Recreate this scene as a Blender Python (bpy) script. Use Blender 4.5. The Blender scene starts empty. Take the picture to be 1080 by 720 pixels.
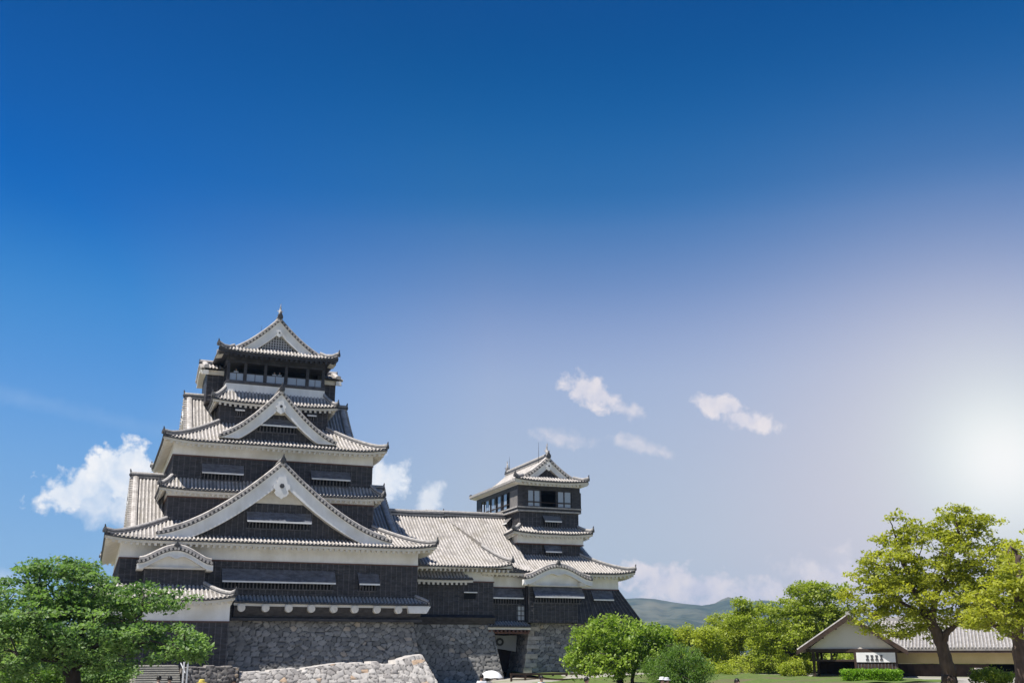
import bpy, math, random
import numpy as np
from mathutils import Vector, Matrix

# ------------------------------------------------------------------ camera, sky, sun, exposure
S = bpy.context.scene
COL = S.collection
F_PX, CX, CY = 1118.0, 540.0, 360.0            # focal length in photo pixels (1080 wide)
PITCH = math.atan(327 / F_PX)
YAW = math.radians(21.1)
CAM_Z = 2.6

cam_d = bpy.data.cameras.new('camera')
cam = bpy.data.objects.new('camera', cam_d)
COL.objects.link(cam)
cam.location = (0, 0, CAM_Z)
cam.rotation_euler = (math.pi / 2 + PITCH, 0, -YAW)
cam_d.sensor_width = 36
cam_d.lens = F_PX / 1080 * 36
cam_d.clip_start = 0.1
cam_d.clip_end = 20000
S.camera = cam

S.view_settings.view_transform = 'Standard'
S.view_settings.look = 'None'
S.view_settings.gamma = 1
S.view_settings.exposure = 0.58
S.view_settings.use_curve_mapping = False

SUN_DIR = Vector((-0.44, -0.085, 0.88)).normalized()       # towards the sun
sun_d = bpy.data.lights.new('sun', 'SUN')
sun_d.energy = 4.7
sun_d.angle = math.radians(0.5)
sun_d.color = (1.0, 0.955, 0.88)
sun = bpy.data.objects.new('sun', sun_d)
COL.objects.link(sun)
sun.rotation_euler = SUN_DIR.to_track_quat('Z', 'Y').to_euler()
sun.location = (0, 0, 80)


def ray(u, v):
    x = (u - CX) / F_PX
    y = -(v - CY) / F_PX
    c, s = math.cos(PITCH), math.sin(PITCH)
    fy, fz = c - y * s, s + y * c
    return (x * math.cos(YAW) + fy * math.sin(YAW), -x * math.sin(YAW) + fy * math.cos(YAW), fz)


def W(u, v, d):
    """photo pixel -> world point at horizontal distance d"""
    r = ray(u, v)
    k = d / math.hypot(r[0], r[1])
    return Vector((r[0] * k, r[1] * k, r[2] * k + CAM_Z))


def world_sky():
    w = bpy.data.worlds.new('World')
    S.world = w
    w.use_nodes = True
    nt = w.node_tree
    N, L = nt.nodes, nt.links
    N.clear()
    out = N.new('ShaderNodeOutputWorld')
    bg = N.new('ShaderNodeBackground')
    bg.inputs['Strength'].default_value = 1.0
    L.new(bg.outputs[0], out.inputs[0])
    tc = N.new('ShaderNodeTexCoord')
    D = tc.outputs['Generated']

    def M(op, a, b=None, c=None, clamp=False):
        n = N.new('ShaderNodeMath')
        n.operation = op
        n.use_clamp = clamp
        for i, x in enumerate((a, b, c)):
            if x is None:
                continue
            if isinstance(x, (int, float)):
                n.inputs[i].default_value = x
            else:
                L.new(x, n.inputs[i])
        return n.outputs[0]

    def dot(v):
        n = N.new('ShaderNodeVectorMath')
        n.operation = 'DOT_PRODUCT'
        L.new(D, n.inputs[0])
        n.inputs[1].default_value = v
        return n.outputs['Value']

    def mix(f, a, b, mode='MIX'):
        n = N.new('ShaderNodeMix')
        n.data_type = 'RGBA'
        n.blend_type = mode
        n.clamp_factor = True
        for i, x in ((0, f), (6, a), (7, b)):
            if isinstance(x, (int, float)):
                n.inputs[i].default_value = x
            elif isinstance(x, tuple):
                n.inputs[i].default_value = (*x, 1)
            else:
                L.new(x, n.inputs[i])
        return n.outputs[2]

    # clear sky: physical sky plus the deep polarised blue of the photograph's air
    sky = N.new('ShaderNodeTexSky')
    sky.sky_type = 'NISHITA'
    sky.sun_disc = False
    sky.sun_elevation = math.asin(SUN_DIR.z)
    sky.sun_rotation = math.atan2(SUN_DIR.x, SUN_DIR.y)
    sky.air_density = 1.0
    sky.dust_density = 0.6
    sky.ozone_density = 2.0
    skys = mix(1.0, sky.outputs[0], (0.08, 0.08, 0.08), 'MULTIPLY')
    sep = N.new('ShaderNodeSeparateXYZ')
    L.new(D, sep.inputs[0])
    z = sep.outputs['Z']

    EXP = 2 ** S.view_settings.exposure

    def lin(c):
        return tuple((x / 255 / 12.92 if x < 10.3 else ((x / 255 + 0.055) / 1.055) ** 2.4) / EXP for x in c)

    def elev_ramp(stops):
        r = N.new('ShaderNodeValToRGB')
        L.new(z, r.inputs[0])
        cr = r.color_ramp
        cr.interpolation = 'B_SPLINE'
        cr.elements[0].position, cr.elements[0].color = stops[0][0], (*lin(stops[0][1]), 1)
        cr.elements[1].position, cr.elements[1].color = stops[-1][0], (*lin(stops[-1][1]), 1)
        for p, c in stops[1:-1]:
            e = cr.elements.new(p)
            e.color = (*lin(c), 1)
        return r.outputs[0]
    mid = elev_ramp(((0.0, (195, 207, 219)), (0.10, (181, 197, 215)), (0.17, (174, 190, 215)), (0.242, (162, 181, 215)), (0.285, (141, 163, 206)), (0.327, (110, 143, 195)), (0.38, (64, 119, 181)), (0.41, (42, 110, 175)), (0.48, (6, 91, 160)), (0.56, (0, 73, 141)), (1.0, (20, 80, 150))))
    lef = elev_ramp(((0.0, (165, 203, 232)), (0.09, (136, 180, 225)), (0.16, (118, 170, 224)), (0.22, (94, 155, 221)), (0.265, (78, 146, 214)), (0.314, (56, 134, 206)), (0.374, (0, 103, 190)), (0.45, (0, 90, 174)), (0.56, (0, 73, 150)), (1.0, (20, 80, 150))))
    ld = Vector(ray(-150, 400)).normalized()
    la = M('ARCCOSINE', M('MINIMUM', dot(ld), 0.99999))
    lf = M('SUBTRACT', 1.0, M('MULTIPLY', M('SUBTRACT', la, 0.22), 3.2), clamp=True)
    base = mix(lf, mid, lef)
    base = mix(0.008, base, skys)
    # bright hazy air low on the right
    gd = Vector(ray(1058, 487)).normalized()
    ga = M('ARCCOSINE', M('MINIMUM', dot(gd), 0.99999))

    def lobe(sig, amp):
        k = M('MULTIPLY', M('MULTIPLY', ga, ga), -1.0 / (sig * sig))
        return M('MULTIPLY', M('POWER', 2.71828, k), amp)
    base = mix(lobe(0.16, 0.50), base, lin((210, 203, 213)))
    gl = Vector(ray(1010, 610)).normalized()
    gla = M('ARCCOSINE', M('MINIMUM', dot(gl), 0.99999))
    base = mix(M('MULTIPLY', M('POWER', 2.71828, M('MULTIPLY', M('MULTIPLY', gla, gla), -1 / 0.20 ** 2)), 0.75), base, lin((220, 213, 221)))
    base = mix(lobe(0.088, 0.90), base, lin((228, 239, 238)))
    base = mix(lobe(0.046, 1.0), base, lin((255, 255, 253)))

    # clouds: soft cells of noise shaped in the sky by direction
    nz = N.new('ShaderNodeTexNoise')
    nz.inputs['Scale'].default_value = 26
    nz.inputs['Detail'].default_value = 9
    nz.inputs['Roughness'].default_value = 0.58
    nz.inputs['Distortion'].default_value = 0.35
    L.new(D, nz.inputs['Vector'])
    nz2 = N.new('ShaderNodeTexNoise')
    nz2.inputs['Scale'].default_value = 75
    nz2.inputs['Detail'].default_value = 6
    nz2.inputs['Roughness'].default_value = 0.55
    L.new(D, nz2.inputs['Vector'])
    fbm = M('ADD', M('MULTIPLY', M('SUBTRACT', nz.outputs[0], 0.5), 2.6), M('MULTIPLY', M('SUBTRACT', nz2.outputs[0], 0.5), 1.1))

    nz3 = N.new('ShaderNodeTexNoise')
    nz3.inputs['Scale'].default_value = 58
    nz3.inputs['Detail'].default_value = 10
    nz3.inputs['Roughness'].default_value = 0.56
    nz3.inputs['Distortion'].default_value = 0.15
    L.new(D, nz3.inputs['Vector'])
    fbm_fine = M('MULTIPLY', M('SUBTRACT', nz3.outputs[0], 0.5), 3.0)

    def cloud(u, v, a, b, tilt, gain, opac, k=1.0, off=0.0, fbm=fbm):
        c = Vector(ray(u, v)).normalized()
        ct, st = math.cos(math.radians(tilt)), math.sin(math.radians(tilt))
        p1 = Vector(ray(u + ct * 8, v + st * 8)).normalized()
        e1 = (p1 - c)
        e1 = (e1 - c * e1.dot(c)).normalized()
        e2 = c.cross(e1)
        uu = M('DIVIDE', dot(e1), a / 1118)
        vv = M('DIVIDE', dot(e2), b / 1118)
        front = M('GREATER_THAN', dot(c), 0.5)
        r = M('SQRT', M('ADD', M('MULTIPLY', uu, uu), M('MULTIPLY', vv, vv)))
        d = M('MULTIPLY', M('ADD', M('SUBTRACT', 1.0 + off, r), M('MULTIPLY', fbm, k)), gain, clamp=True)
        return M('MULTIPLY', M('MULTIPLY', d, opac), front)

    def merge(lst):
        x = lst[0]
        for y in lst[1:]:
            x = M('MAXIMUM', x, y)
        return x
    low = merge([cloud(130, 500, 36, 34, -25, 3.0, 0.98, 0.7, fbm=fbm_fine), cloud(88, 516, 44, 24, -18, 2.4, 0.95, 0.75, fbm=fbm_fine), cloud(115, 530, 50, 24, 10, 1.6, 0.85, 0.8), cloud(150, 520, 30, 30, 0, 2.2, 0.95, 0.7, fbm=fbm_fine),
                 cloud(408, 512, 28, 34, 0, 2.0, 0.9, 0.8, fbm=fbm_fine), cloud(455, 528, 22, 16, -60, 1.4, 0.7, 0.9, fbm=fbm_fine),
                 cloud(6, 612, 40, 14, 8, 0.9, 0.5, 0.9)])
    F = fbm_fine
    pink = merge([cloud(626, 415, 40, 17, 22, 2.2, 0.85, 0.8, fbm=F), cloud(650, 428, 34, 9, 14, 1.4, 0.6, 0.9, fbm=F), cloud(760, 428, 36, 13, 12, 2.2, 0.85, 0.8, fbm=F), cloud(782, 442, 36, 13, 8, 2.2, 0.9, 0.8, fbm=F),
                  cloud(592, 461, 42, 10, 6, 1.2, 0.5, 0.9, fbm=F), cloud(680, 471, 42, 9, 14, 1.3, 0.5, 0.9, fbm=F),
                  cloud(700, 612, 60, 20, 3, 2.0, 0.9, 0.9, fbm=F), cloud(740, 622, 40, 22, 0, 2.2, 0.9, 0.8, fbm=F), cloud(800, 628, 95, 20, -3, 1.8, 0.85, 0.9, fbm=F), cloud(885, 606, 75, 24, -8, 1.3, 0.7, 0.9, fbm=F)])
    cirrus = merge([cloud(40, 424, 95, 13, 12, 0.55, 0.22, 0.7), cloud(110, 441, 90, 9, 12, 0.5, 0.14, 0.7)])
    base = mix(cirrus, base, lin((205, 225, 246)))
    shade = M('ADD', M('MULTIPLY', fbm_fine, 0.9), 0.62, clamp=True)
    lowc = mix(shade, lin((205, 222, 243)), lin((250, 251, 253)))
    pinkc = mix(shade, lin((205, 208, 226)), lin((240, 233, 235)))
    base = mix(low, base, lowc)
    base = mix(pink, base, pinkc)
    L.new(base, bg.inputs['Color'])


world_sky()

# ------------------------------------------------------------------ helpers
random.seed(7)
RNG = np.random.default_rng(11)


PLACE = None        # optional (scale, lift) used while the northern group (small tower, gate) is built


def scaled(p):
    return p if PLACE is None else (p[0] * PLACE[0], p[1] * PLACE[0], p[2] * PLACE[0] + PLACE[1])


class MB:
    """collects faces of several materials into one mesh"""

    def __init__(self):
        self.v, self.f, self.m = [], [], []

    def face(self, pts, m=0):
        b = len(self.v)
        self.v += [tuple(p) for p in pts]
        self.f.append(tuple(range(b, b + len(pts))))
        self.m.append(m)

    def add(self, verts, faces, m=0):
        b = len(self.v)
        self.v += [tuple(p) for p in verts]
        for f in faces:
            self.f.append(tuple(i + b for i in f))
            self.m.append(m)

    def hexa(self, p, m=0):
        """8 points: bottom ring 0-3, top ring 4-7"""
        self.add(p, [(3, 2, 1, 0), (4, 5, 6, 7), (0, 1, 5, 4), (1, 2, 6, 5), (2, 3, 7, 6), (3, 0, 4, 7)], m)

    def box(self, x0, x1, y0, y1, z0, z1, m=0):
        self.hexa([(x0, y0, z0), (x1, y0, z0), (x1, y1, z0), (x0, y1, z0), (x0, y0, z1), (x1, y0, z1), (x1, y1, z1), (x0, y1, z1)], m)

    def bar(self, a, b, w, h, m=0, up=(0, 0, 1)):
        a, b = Vector(a), Vector(b)
        d = (b - a).normalized()
        s = d.cross(Vector(up))
        if s.length < 1e-4:
            s = Vector((1, 0, 0))
        s.normalize()
        u = s.cross(d).normalized()
        s = s * (w / 2)
        u = u * (h / 2)
        self.hexa([a - s - u, a + s - u, b + s - u, b - s - u, a - s + u, a + s + u, b + s + u, b - s + u], m)

    def tube(self, pts, rad, n=6, m=0, caps=True):
        pts = [Vector(p) for p in pts]
        if not hasattr(rad, '__len__'):
            rad = [rad] * len(pts)
        rings = []
        ref = Vector((0, 0, 1))
        for i, p in enumerate(pts):
            d = (pts[min(i + 1, len(pts) - 1)] - pts[max(i - 1, 0)]).normalized()
            if i == 0 and abs(d.z) > 0.9:
                ref = Vector((1, 0, 0))
            s = d.cross(ref)
            if s.length < 1e-3:
                s = d.cross(Vector((0, 1, 0.1)))
            s.normalize()
            u = s.cross(d).normalized()
            rings.append([p + (s * math.cos(2 * math.pi * k / n) + u * math.sin(2 * math.pi * k / n)) * rad[i] for k in range(n)])
        vs = [q for r in rings for q in r]
        fs = []
        for i in range(len(pts) - 1):
            for k in range(n):
                a, b = i * n + k, i * n + (k + 1) % n
                fs.append((a, b, b + n, a + n))
        if caps:
            fs.append(tuple(range(n))[::-1])
            fs.append(tuple(range((len(pts) - 1) * n, len(pts) * n)))
        self.add(vs, fs, m)

    def sweep(self, pts, prof, m=0, up=(0, 0, 1)):
        """sweep a closed profile (side, up) along pts, keeping up vertical"""
        pts = [Vector(p) for p in pts]
        n = len(prof)
        vs, fs = [], []
        for i, p in enumerate(pts):
            d = (pts[min(i + 1, len(pts) - 1)] - pts[max(i - 1, 0)])
            s = d.cross(Vector(up)).normalized()
            for a, b in prof:
                vs.append(p + s * a + Vector(up) * b)
        for i in range(len(pts) - 1):
            for k in range(n):
                a, b = i * n + k, i * n + (k + 1) % n
                fs.append((a, b, b + n, a + n))
        fs.append(tuple(range(n))[::-1])
        fs.append(tuple(range((len(pts) - 1) * n, len(pts) * n)))
        self.add(vs, fs, m)

    def build(self, name, mats, parent=None, smooth=False):
        me = bpy.data.meshes.new(name)
        me.from_pydata([scaled(p) for p in self.v], [], self.f)
        if not isinstance(mats, (list, tuple)):
            mats = [mats]
        for mt in mats:
            me.materials.append(mt)
        me.polygons.foreach_set('material_index', self.m)
        if smooth:
            me.polygons.foreach_set('use_smooth', [True] * len(self.f))
        me.update()
        o = bpy.data.objects.new(name, me)
        COL.objects.link(o)
        if parent is not None:
            o.parent = parent
            o.matrix_parent_inverse = PINV.get(parent.name, Matrix())
        return o


PINV = {}


def tag(o, label=None, cat=None, group=None, kind=None):
    if label:
        o['label'] = label
    if cat:
        o['category'] = cat
    if group:
        o['group'] = group
    if kind:
        o['kind'] = kind
    return o


def thing(name, loc, label, cat, group=None, rz=0):
    o = bpy.data.objects.new(name, None)
    COL.objects.link(o)
    loc = scaled(loc)
    o.location = loc
    o.rotation_euler = (0, 0, rz)
    o.empty_display_size = 0.3
    tag(o, label, cat, group)
    PINV[o.name] = (Matrix.Translation(loc) @ Matrix.Rotation(rz, 4, 'Z')).inverted()
    return o


# ------------------------------------------------------------------ materials
def new_mat(name):
    m = bpy.data.materials.new(name)
    m.use_nodes = True
    nt = m.node_tree
    b = nt.nodes['Principled BSDF']
    return m, nt, b


def noise_mat(name, c1, c2, scale=3.0, rough=0.7, bump=0.0, bscale=20.0, detail=6, c3=None, s3=0.4, spec=0.3, stretch=None):
    m, nt, b = new_mat(name)
    N, L = nt.nodes, nt.links
    tc = N.new('ShaderNodeTexCoord')
    vec = tc.outputs['Object']
    if stretch:
        mp = N.new('ShaderNodeMapping')
        mp.inputs['Scale'].default_value = stretch
        L.new(vec, mp.inputs[0])
        vec = mp.outputs[0]
    n = N.new('ShaderNodeTexNoise')
    n.inputs['Scale'].default_value = scale
    n.inputs['Detail'].default_value = detail
    n.inputs['Roughness'].default_value = 0.65
    L.new(vec, n.inputs['Vector'])
    r = N.new('ShaderNodeValToRGB')
    r.color_ramp.elements[0].position = 0.3
    r.color_ramp.elements[0].color = (*c1, 1)
    r.color_ramp.elements[1].position = 0.7
    r.color_ramp.elements[1].color = (*c2, 1)
    L.new(n.outputs[0], r.inputs[0])
    colr = r.outputs[0]
    if c3 is not None:
        n3 = N.new('ShaderNodeTexNoise')
        n3.inputs['Scale'].default_value = s3
        n3.inputs['Detail'].default_value = 4
        L.new(tc.outputs['Object'], n3.inputs['Vector'])
        r3 = N.new('ShaderNodeValToRGB')
        r3.color_ramp.elements[0].position = 0.5
        r3.color_ramp.elements[0].color = (0, 0, 0, 1)
        r3.color_ramp.elements[1].position = 0.68
        r3.color_ramp.elements[1].color = (1, 1, 1, 1)
        L.new(n3.outputs[0], r3.inputs[0])
        mx = N.new('ShaderNodeMix')
        mx.data_type = 'RGBA'
        L.new(r3.outputs[0], mx.inputs[0])
        L.new(colr, mx.inputs[6])
        mx.inputs[7].default_value = (*c3, 1)
        colr = mx.outputs[2]
    L.new(colr, b.inputs['Base Color'])
    b.inputs['Roughness'].default_value = rough
    b.inputs['Specular IOR Level'].default_value = spec
    if bump:
        n2 = N.new('ShaderNodeTexNoise')
        n2.inputs['Scale'].default_value = bscale
        n2.inputs['Detail'].default_value = 4
        L.new(vec, n2.inputs['Vector'])
        bp = N.new('ShaderNodeBump')
        bp.inputs['Strength'].default_value = bump
        bp.inputs['Distance'].default_value = 0.03
        L.new(n2.outputs[0], bp.inputs['Height'])
        L.new(bp.outputs[0], b.inputs['Normal'])
    return m


M_RIB = noise_mat('tile_plastered', (0.34, 0.315, 0.295), (0.61, 0.57, 0.535), 3.2, 0.75, 0.15, 12, c3=(0.30, 0.275, 0.25), s3=1.1)
M_PAN = noise_mat('tile_grey', (0.16, 0.15, 0.142), (0.34, 0.315, 0.295), 4.0, 0.6, 0.15, 9, c3=(0.22, 0.20, 0.16), s3=0.7)
M_TILEDARK = noise_mat('tile_end_dark', (0.04, 0.04, 0.045), (0.10, 0.10, 0.105), 6.0, 0.6)
M_RIDGE = noise_mat('ridge_tile', (0.24, 0.23, 0.22), (0.50, 0.47, 0.45), 4.0, 0.7, 0.1, 14)
M_WHITE = noise_mat('white_plaster', (0.74, 0.73, 0.715), (0.86, 0.855, 0.845), 1.6, 0.8, 0.06, 16, c3=(0.68, 0.66, 0.62), s3=0.5, stretch=(1.0, 1.0, 0.22))
M_CREAM = noise_mat('eave_plaster', (0.62, 0.58, 0.51), (0.76, 0.72, 0.65), 1.5, 0.85)
M_STEEL = noise_mat('rail_metal', (0.55, 0.56, 0.57), (0.68, 0.69, 0.70), 3.0, 0.4)


def board_mat(name, c, spec=0.35, rough=0.55):
    """black lacquered clapboards: faint courses, each board a little different"""
    m, nt, b = new_mat(name)
    N, L = nt.nodes, nt.links
    tc = N.new('ShaderNodeTexCoord')
    mp = N.new('ShaderNodeMapping')
    mp.inputs['Scale'].default_value = (1.1, 1.1, 3.0)
    L.new(tc.outputs['Object'], mp.inputs[0])
    wn = N.new('ShaderNodeTexNoise')
    wn.inputs['Scale'].default_value = 1.6
    wn.inputs['Detail'].default_value = 7
    wn.inputs['Roughness'].default_value = 0.7
    L.new(mp.outputs[0], wn.inputs['Vector'])
    r = N.new('ShaderNodeValToRGB')
    r.color_ramp.elements[0].position = 0.32
    r.color_ramp.elements[0].color = (c[0] * 0.6, c[1] * 0.6, c[2] * 0.6, 1)
    r.color_ramp.elements[1].position = 0.75
    r.color_ramp.elements[1].color = (c[0] * 2.7, c[1] * 2.6, c[2] * 2.45, 1)
    L.new(wn.outputs[0], r.inputs[0])
    L.new(r.outputs[0], b.inputs['Base Color'])
    b.inputs['Roughness'].default_value = rough
    b.inputs['Specular IOR Level'].default_value = spec
    return m


M_BLACK = board_mat('black_boards', (0.030, 0.029, 0.033))
M_BATTEN = board_mat('black_battens', (0.065, 0.063, 0.070))
M_SHUT = board_mat('shutter_boards', (0.085, 0.092, 0.112), 0.6, 0.36)
M_VOID = noise_mat('dark_interior', (0.006, 0.006, 0.007), (0.012, 0.012, 0.013), 2.0, 0.9)
M_BROWN = noise_mat('brown_timber', (0.035, 0.022, 0.016), (0.075, 0.048, 0.035), 2.0, 0.7, 0.1, 20)
M_REDDISH = noise_mat('reddish_timber', (0.10, 0.05, 0.04), (0.17, 0.09, 0.07), 2.0, 0.7)
M_BEIGE = noise_mat('beige_plaster', (0.64, 0.57, 0.50), (0.74, 0.67, 0.60), 0.8, 0.85)
M_YELLOW = noise_mat('ochre_plaster', (0.48, 0.38, 0.19), (0.58, 0.47, 0.25), 0.8, 0.85)


def glass_mat(name, tint, rough):
    m, nt, b = new_mat(name)
    b.inputs['Base Color'].default_value = (*tint, 1)
    b.inputs['Roughness'].default_value = rough
    b.inputs['Metallic'].default_value = 0.0
    b.inputs['Specular IOR Level'].default_value = 0.9
    b.inputs['Coat Weight'].default_value = 0.6
    b.inputs['Coat Roughness'].default_value = 0.05
    return m


M_PANE = glass_mat('pale_glass', (0.27, 0.32, 0.39), 0.15)
M_SHOJI = noise_mat('pale_paper_screen', (0.50, 0.53, 0.56), (0.62, 0.64, 0.66), 3, 0.6)


def stone_mat(name, dark, light, warm, warm_amt=0.9, joint=0.35):
    m, nt, b = new_mat(name)
    N, L = nt.nodes, nt.links
    at = N.new('ShaderNodeAttribute')
    at.attribute_name = 'stone'
    sp = N.new('ShaderNodeSeparateColor')
    L.new(at.outputs['Color'], sp.inputs[0])

    def mix(f, a, bb, mode='MIX'):
        n = N.new('ShaderNodeMix')
        n.data_type = 'RGBA'
        n.blend_type = mode
        for i, x in ((0, f), (6, a), (7, bb)):
            if isinstance(x, (int, float)):
                n.inputs[i].default_value = x
            elif isinstance(x, tuple):
                n.inputs[i].default_value = (*x, 1)
            else:
                L.new(x, n.inputs[i])
        return n.outputs[2]
    c = mix(sp.outputs[0], dark, light)
    mt = N.new('ShaderNodeMath')
    mt.operation = 'GREATER_THAN'
    L.new(sp.outputs[2], mt.inputs[0])
    mt.inputs[1].default_value = warm_amt
    c = mix(mt.outputs[0], c, warm)
    tc = N.new('ShaderNodeTexCoord')
    n = N.new('ShaderNodeTexNoise')
    n.inputs['Scale'].default_value = 2.6
    n.inputs['Detail'].default_value = 8
    n.inputs['Roughness'].default_value = 0.7
    L.new(tc.outputs['Object'], n.inputs['Vector'])
    r = N.new('ShaderNodeValToRGB')
    r.color_ramp.elements[0].position = 0.3
    r.color_ramp.elements[0].color = (0.72, 0.72, 0.72, 1)
    r.color_ramp.elements[1].position = 0.72
    r.color_ramp.elements[1].color = (1.25, 1.23, 1.2, 1)
    L.new(n.outputs[0], r.inputs[0])
    c = mix(1.0, c, r.outputs[0], 'MULTIPLY')
    jn = mix(sp.outputs[1], (joint, joint, joint), (1.0, 1.0, 1.0))
    c = mix(1.0, c, jn, 'MULTIPLY')
    L.new(c, b.inputs['Base Color'])
    b.inputs['Roughness'].default_value = 0.85
    b.inputs['Specular IOR Level'].default_value = 0.25
    n2 = N.new('ShaderNodeTexNoise')
    n2.inputs['Scale'].default_value = 9
    n2.inputs['Detail'].default_value = 5
    L.new(tc.outputs['Object'], n2.inputs['Vector'])
    bp = N.new('ShaderNodeBump')
    bp.inputs['Strength'].default_value = 0.3
    bp.inputs['Distance'].default_value = 0.03
    L.new(n2.outputs[0], bp.inputs['Height'])
    L.new(bp.outputs[0], b.inputs['Normal'])
    return m


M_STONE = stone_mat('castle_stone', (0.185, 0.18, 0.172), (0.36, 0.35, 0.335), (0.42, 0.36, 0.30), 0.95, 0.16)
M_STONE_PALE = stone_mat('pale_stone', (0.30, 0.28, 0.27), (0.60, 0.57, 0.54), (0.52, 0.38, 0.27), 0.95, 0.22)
M_STONE_ROUGH = stone_mat('rough_stone', (0.12, 0.11, 0.11), (0.30, 0.28, 0.26), (0.34, 0.27, 0.2), 0.9, 0.28)


def leaf_mat(name, c1, c2, trans=0.4, tcol=None):
    m, nt, b = new_mat(name)
    N, L = nt.nodes, nt.links
    at = N.new('ShaderNodeAttribute')
    at.attribute_name = 'tint'
    r = N.new('ShaderNodeValToRGB')
    r.color_ramp.elements[0].position = 0.0
    r.color_ramp.elements[0].color = (*c1, 1)
    r.color_ramp.elements[1].position = 1.0
    r.color_ramp.elements[1].color = (*c2, 1)
    L.new(at.outputs['Fac'], r.inputs[0])
    L.new(r.outputs[0], b.inputs['Base Color'])
    b.inputs['Roughness'].default_value = 0.5
    b.inputs['Specular IOR Level'].default_value = 0.35
    tr = N.new('ShaderNodeBsdfTranslucent')
    mx = N.new('ShaderNodeMix')
    mx.data_type = 'RGBA'
    mx.blend_type = 'MULTIPLY'
    mx.inputs[0].default_value = 1
    L.new(r.outputs[0], mx.inputs[6])
    mx.inputs[7].default_value = (*(tcol or (1.6, 1.9, 0.7)), 1)
    L.new(mx.outputs[2], tr.inputs['Color'])
    ms = N.new('ShaderNodeMixShader')
    ms.inputs[0].default_value = trans
    L.new(b.outputs[0], ms.inputs[1])
    L.new(tr.outputs[0], ms.inputs[2])
    L.new(ms.outputs[0], N['Material Output'].inputs['Surface'])
    return m


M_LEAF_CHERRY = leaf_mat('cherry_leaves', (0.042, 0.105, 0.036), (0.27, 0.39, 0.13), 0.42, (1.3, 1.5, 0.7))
M_LEAF_WILLOW = leaf_mat('willow_leaves', (0.09, 0.165, 0.022), (0.35, 0.45, 0.075), 0.42, (1.3, 1.5, 0.6))
M_LEAF_WEEP = leaf_mat('weeping_leaves', (0.06, 0.13, 0.025), (0.22, 0.33, 0.07), 0.4, (1.3, 1.5, 0.6))
M_LEAF_CAMPHOR = leaf_mat('camphor_leaves', (0.19, 0.25, 0.025), (0.5, 0.55, 0.075), 0.42, (1.3, 1.35, 0.6))
M_LEAF_OLIVE = leaf_mat('olive_leaves', (0.15, 0.2, 0.025), (0.43, 0.49, 0.075), 0.45, (1.3, 1.45, 0.6))
M_LEAF_GOLD = leaf_mat('glare_tinted_cherry_leaves', (0.15, 0.19, 0.025), (0.5, 0.52, 0.08), 0.5, (1.45, 1.45, 0.5))  # yellow glare over the right-hand cherries put into the leaf colour
M_LEAF_HEDGE = leaf_mat('hedge_leaves', (0.09, 0.2, 0.015), (0.28, 0.45, 0.03), 0.35, (1.3, 1.55, 0.6))
M_BARK = noise_mat('bark', (0.022, 0.018, 0.016), (0.065, 0.052, 0.045), 4, 0.9, 0.6, 14, stretch=(1, 1, 0.35))
M_BARK_WARM = noise_mat('warm_bark', (0.05, 0.034, 0.026), (0.12, 0.085, 0.065), 4, 0.9, 0.6, 14, stretch=(1, 1, 0.35))


# ------------------------------------------------------------------ setting
def smooth01(a, b, x):
    t = np.clip((x - a) / (b - a), 0, 1)
    return t * t * (3 - 2 * t)


def ground_h(x, y):
    x = np.asarray(x, float)
    y = np.asarray(y, float)
    h = 0.75 * smooth01(30, 44, x) * smooth01(30, 42, y) * (1 - smooth01(90, 110, x))
    return h + 0.04 * np.sin(x * 0.31 + 1.3) * np.cos(y * 0.27)


def grid_mesh(name, xs, ys, hf, mat, kind='structure'):
    X, Y = np.meshgrid(xs, ys)
    Z = hf(X, Y)
    v = np.stack([X, Y, Z], -1).reshape(-1, 3)
    nx, ny = len(xs), len(ys)
    i = np.arange(ny - 1)[:, None] * nx + np.arange(nx - 1)[None, :]
    f = np.stack([i, i + 1, i + 1 + nx, i + nx], -1).reshape(-1, 4)
    me = bpy.data.meshes.new(name)
    me.from_pydata(v.tolist(), [], f.tolist())
    me.polygons.foreach_set('use_smooth', [True] * len(f))
    me.materials.append(mat)
    me.update()
    o = bpy.data.objects.new(name, me)
    COL.objects.link(o)
    tag(o, kind=kind)
    return o


M_GROUND = noise_mat('gravel_ground', (0.28, 0.26, 0.23), (0.41, 0.385, 0.34), 1.4, 0.95, 0.3, 18, c3=(0.22, 0.23, 0.13), s3=0.12)
M_GRASS = noise_mat('lawn_grass', (0.055, 0.095, 0.018), (0.14, 0.19, 0.04), 2.5, 0.9, 0.6, 25, c3=(0.13, 0.115, 0.06), s3=0.35)
M_HILL = noise_mat('forested_hill', (0.035, 0.050, 0.040), (0.085, 0.110, 0.080), 0.02, 0.95, 0, c3=(0.15, 0.15, 0.11), s3=0.005)

gx = np.concatenate([[-3700, -2600, -1500, -600, -250], np.linspace(-80, 140, 90), [260, 600, 1500, 3000, 4050]])
gy = np.concatenate([[-780, -400, -150], np.linspace(-30, 150, 76), [240, 600, 1500, 3000, 4150]])
M_FIELD = noise_mat('rough_field', (0.10, 0.12, 0.045), (0.19, 0.19, 0.09), 0.35, 0.95, c3=(0.24, 0.22, 0.15), s3=0.02)
grid_mesh('ground', gx, gy, ground_h, M_FIELD)
grid_mesh('plaza', np.linspace(-45, 110, 100), np.linspace(-40, 115, 100), lambda x, y: ground_h(x, y) + 0.05, M_GROUND)


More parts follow.
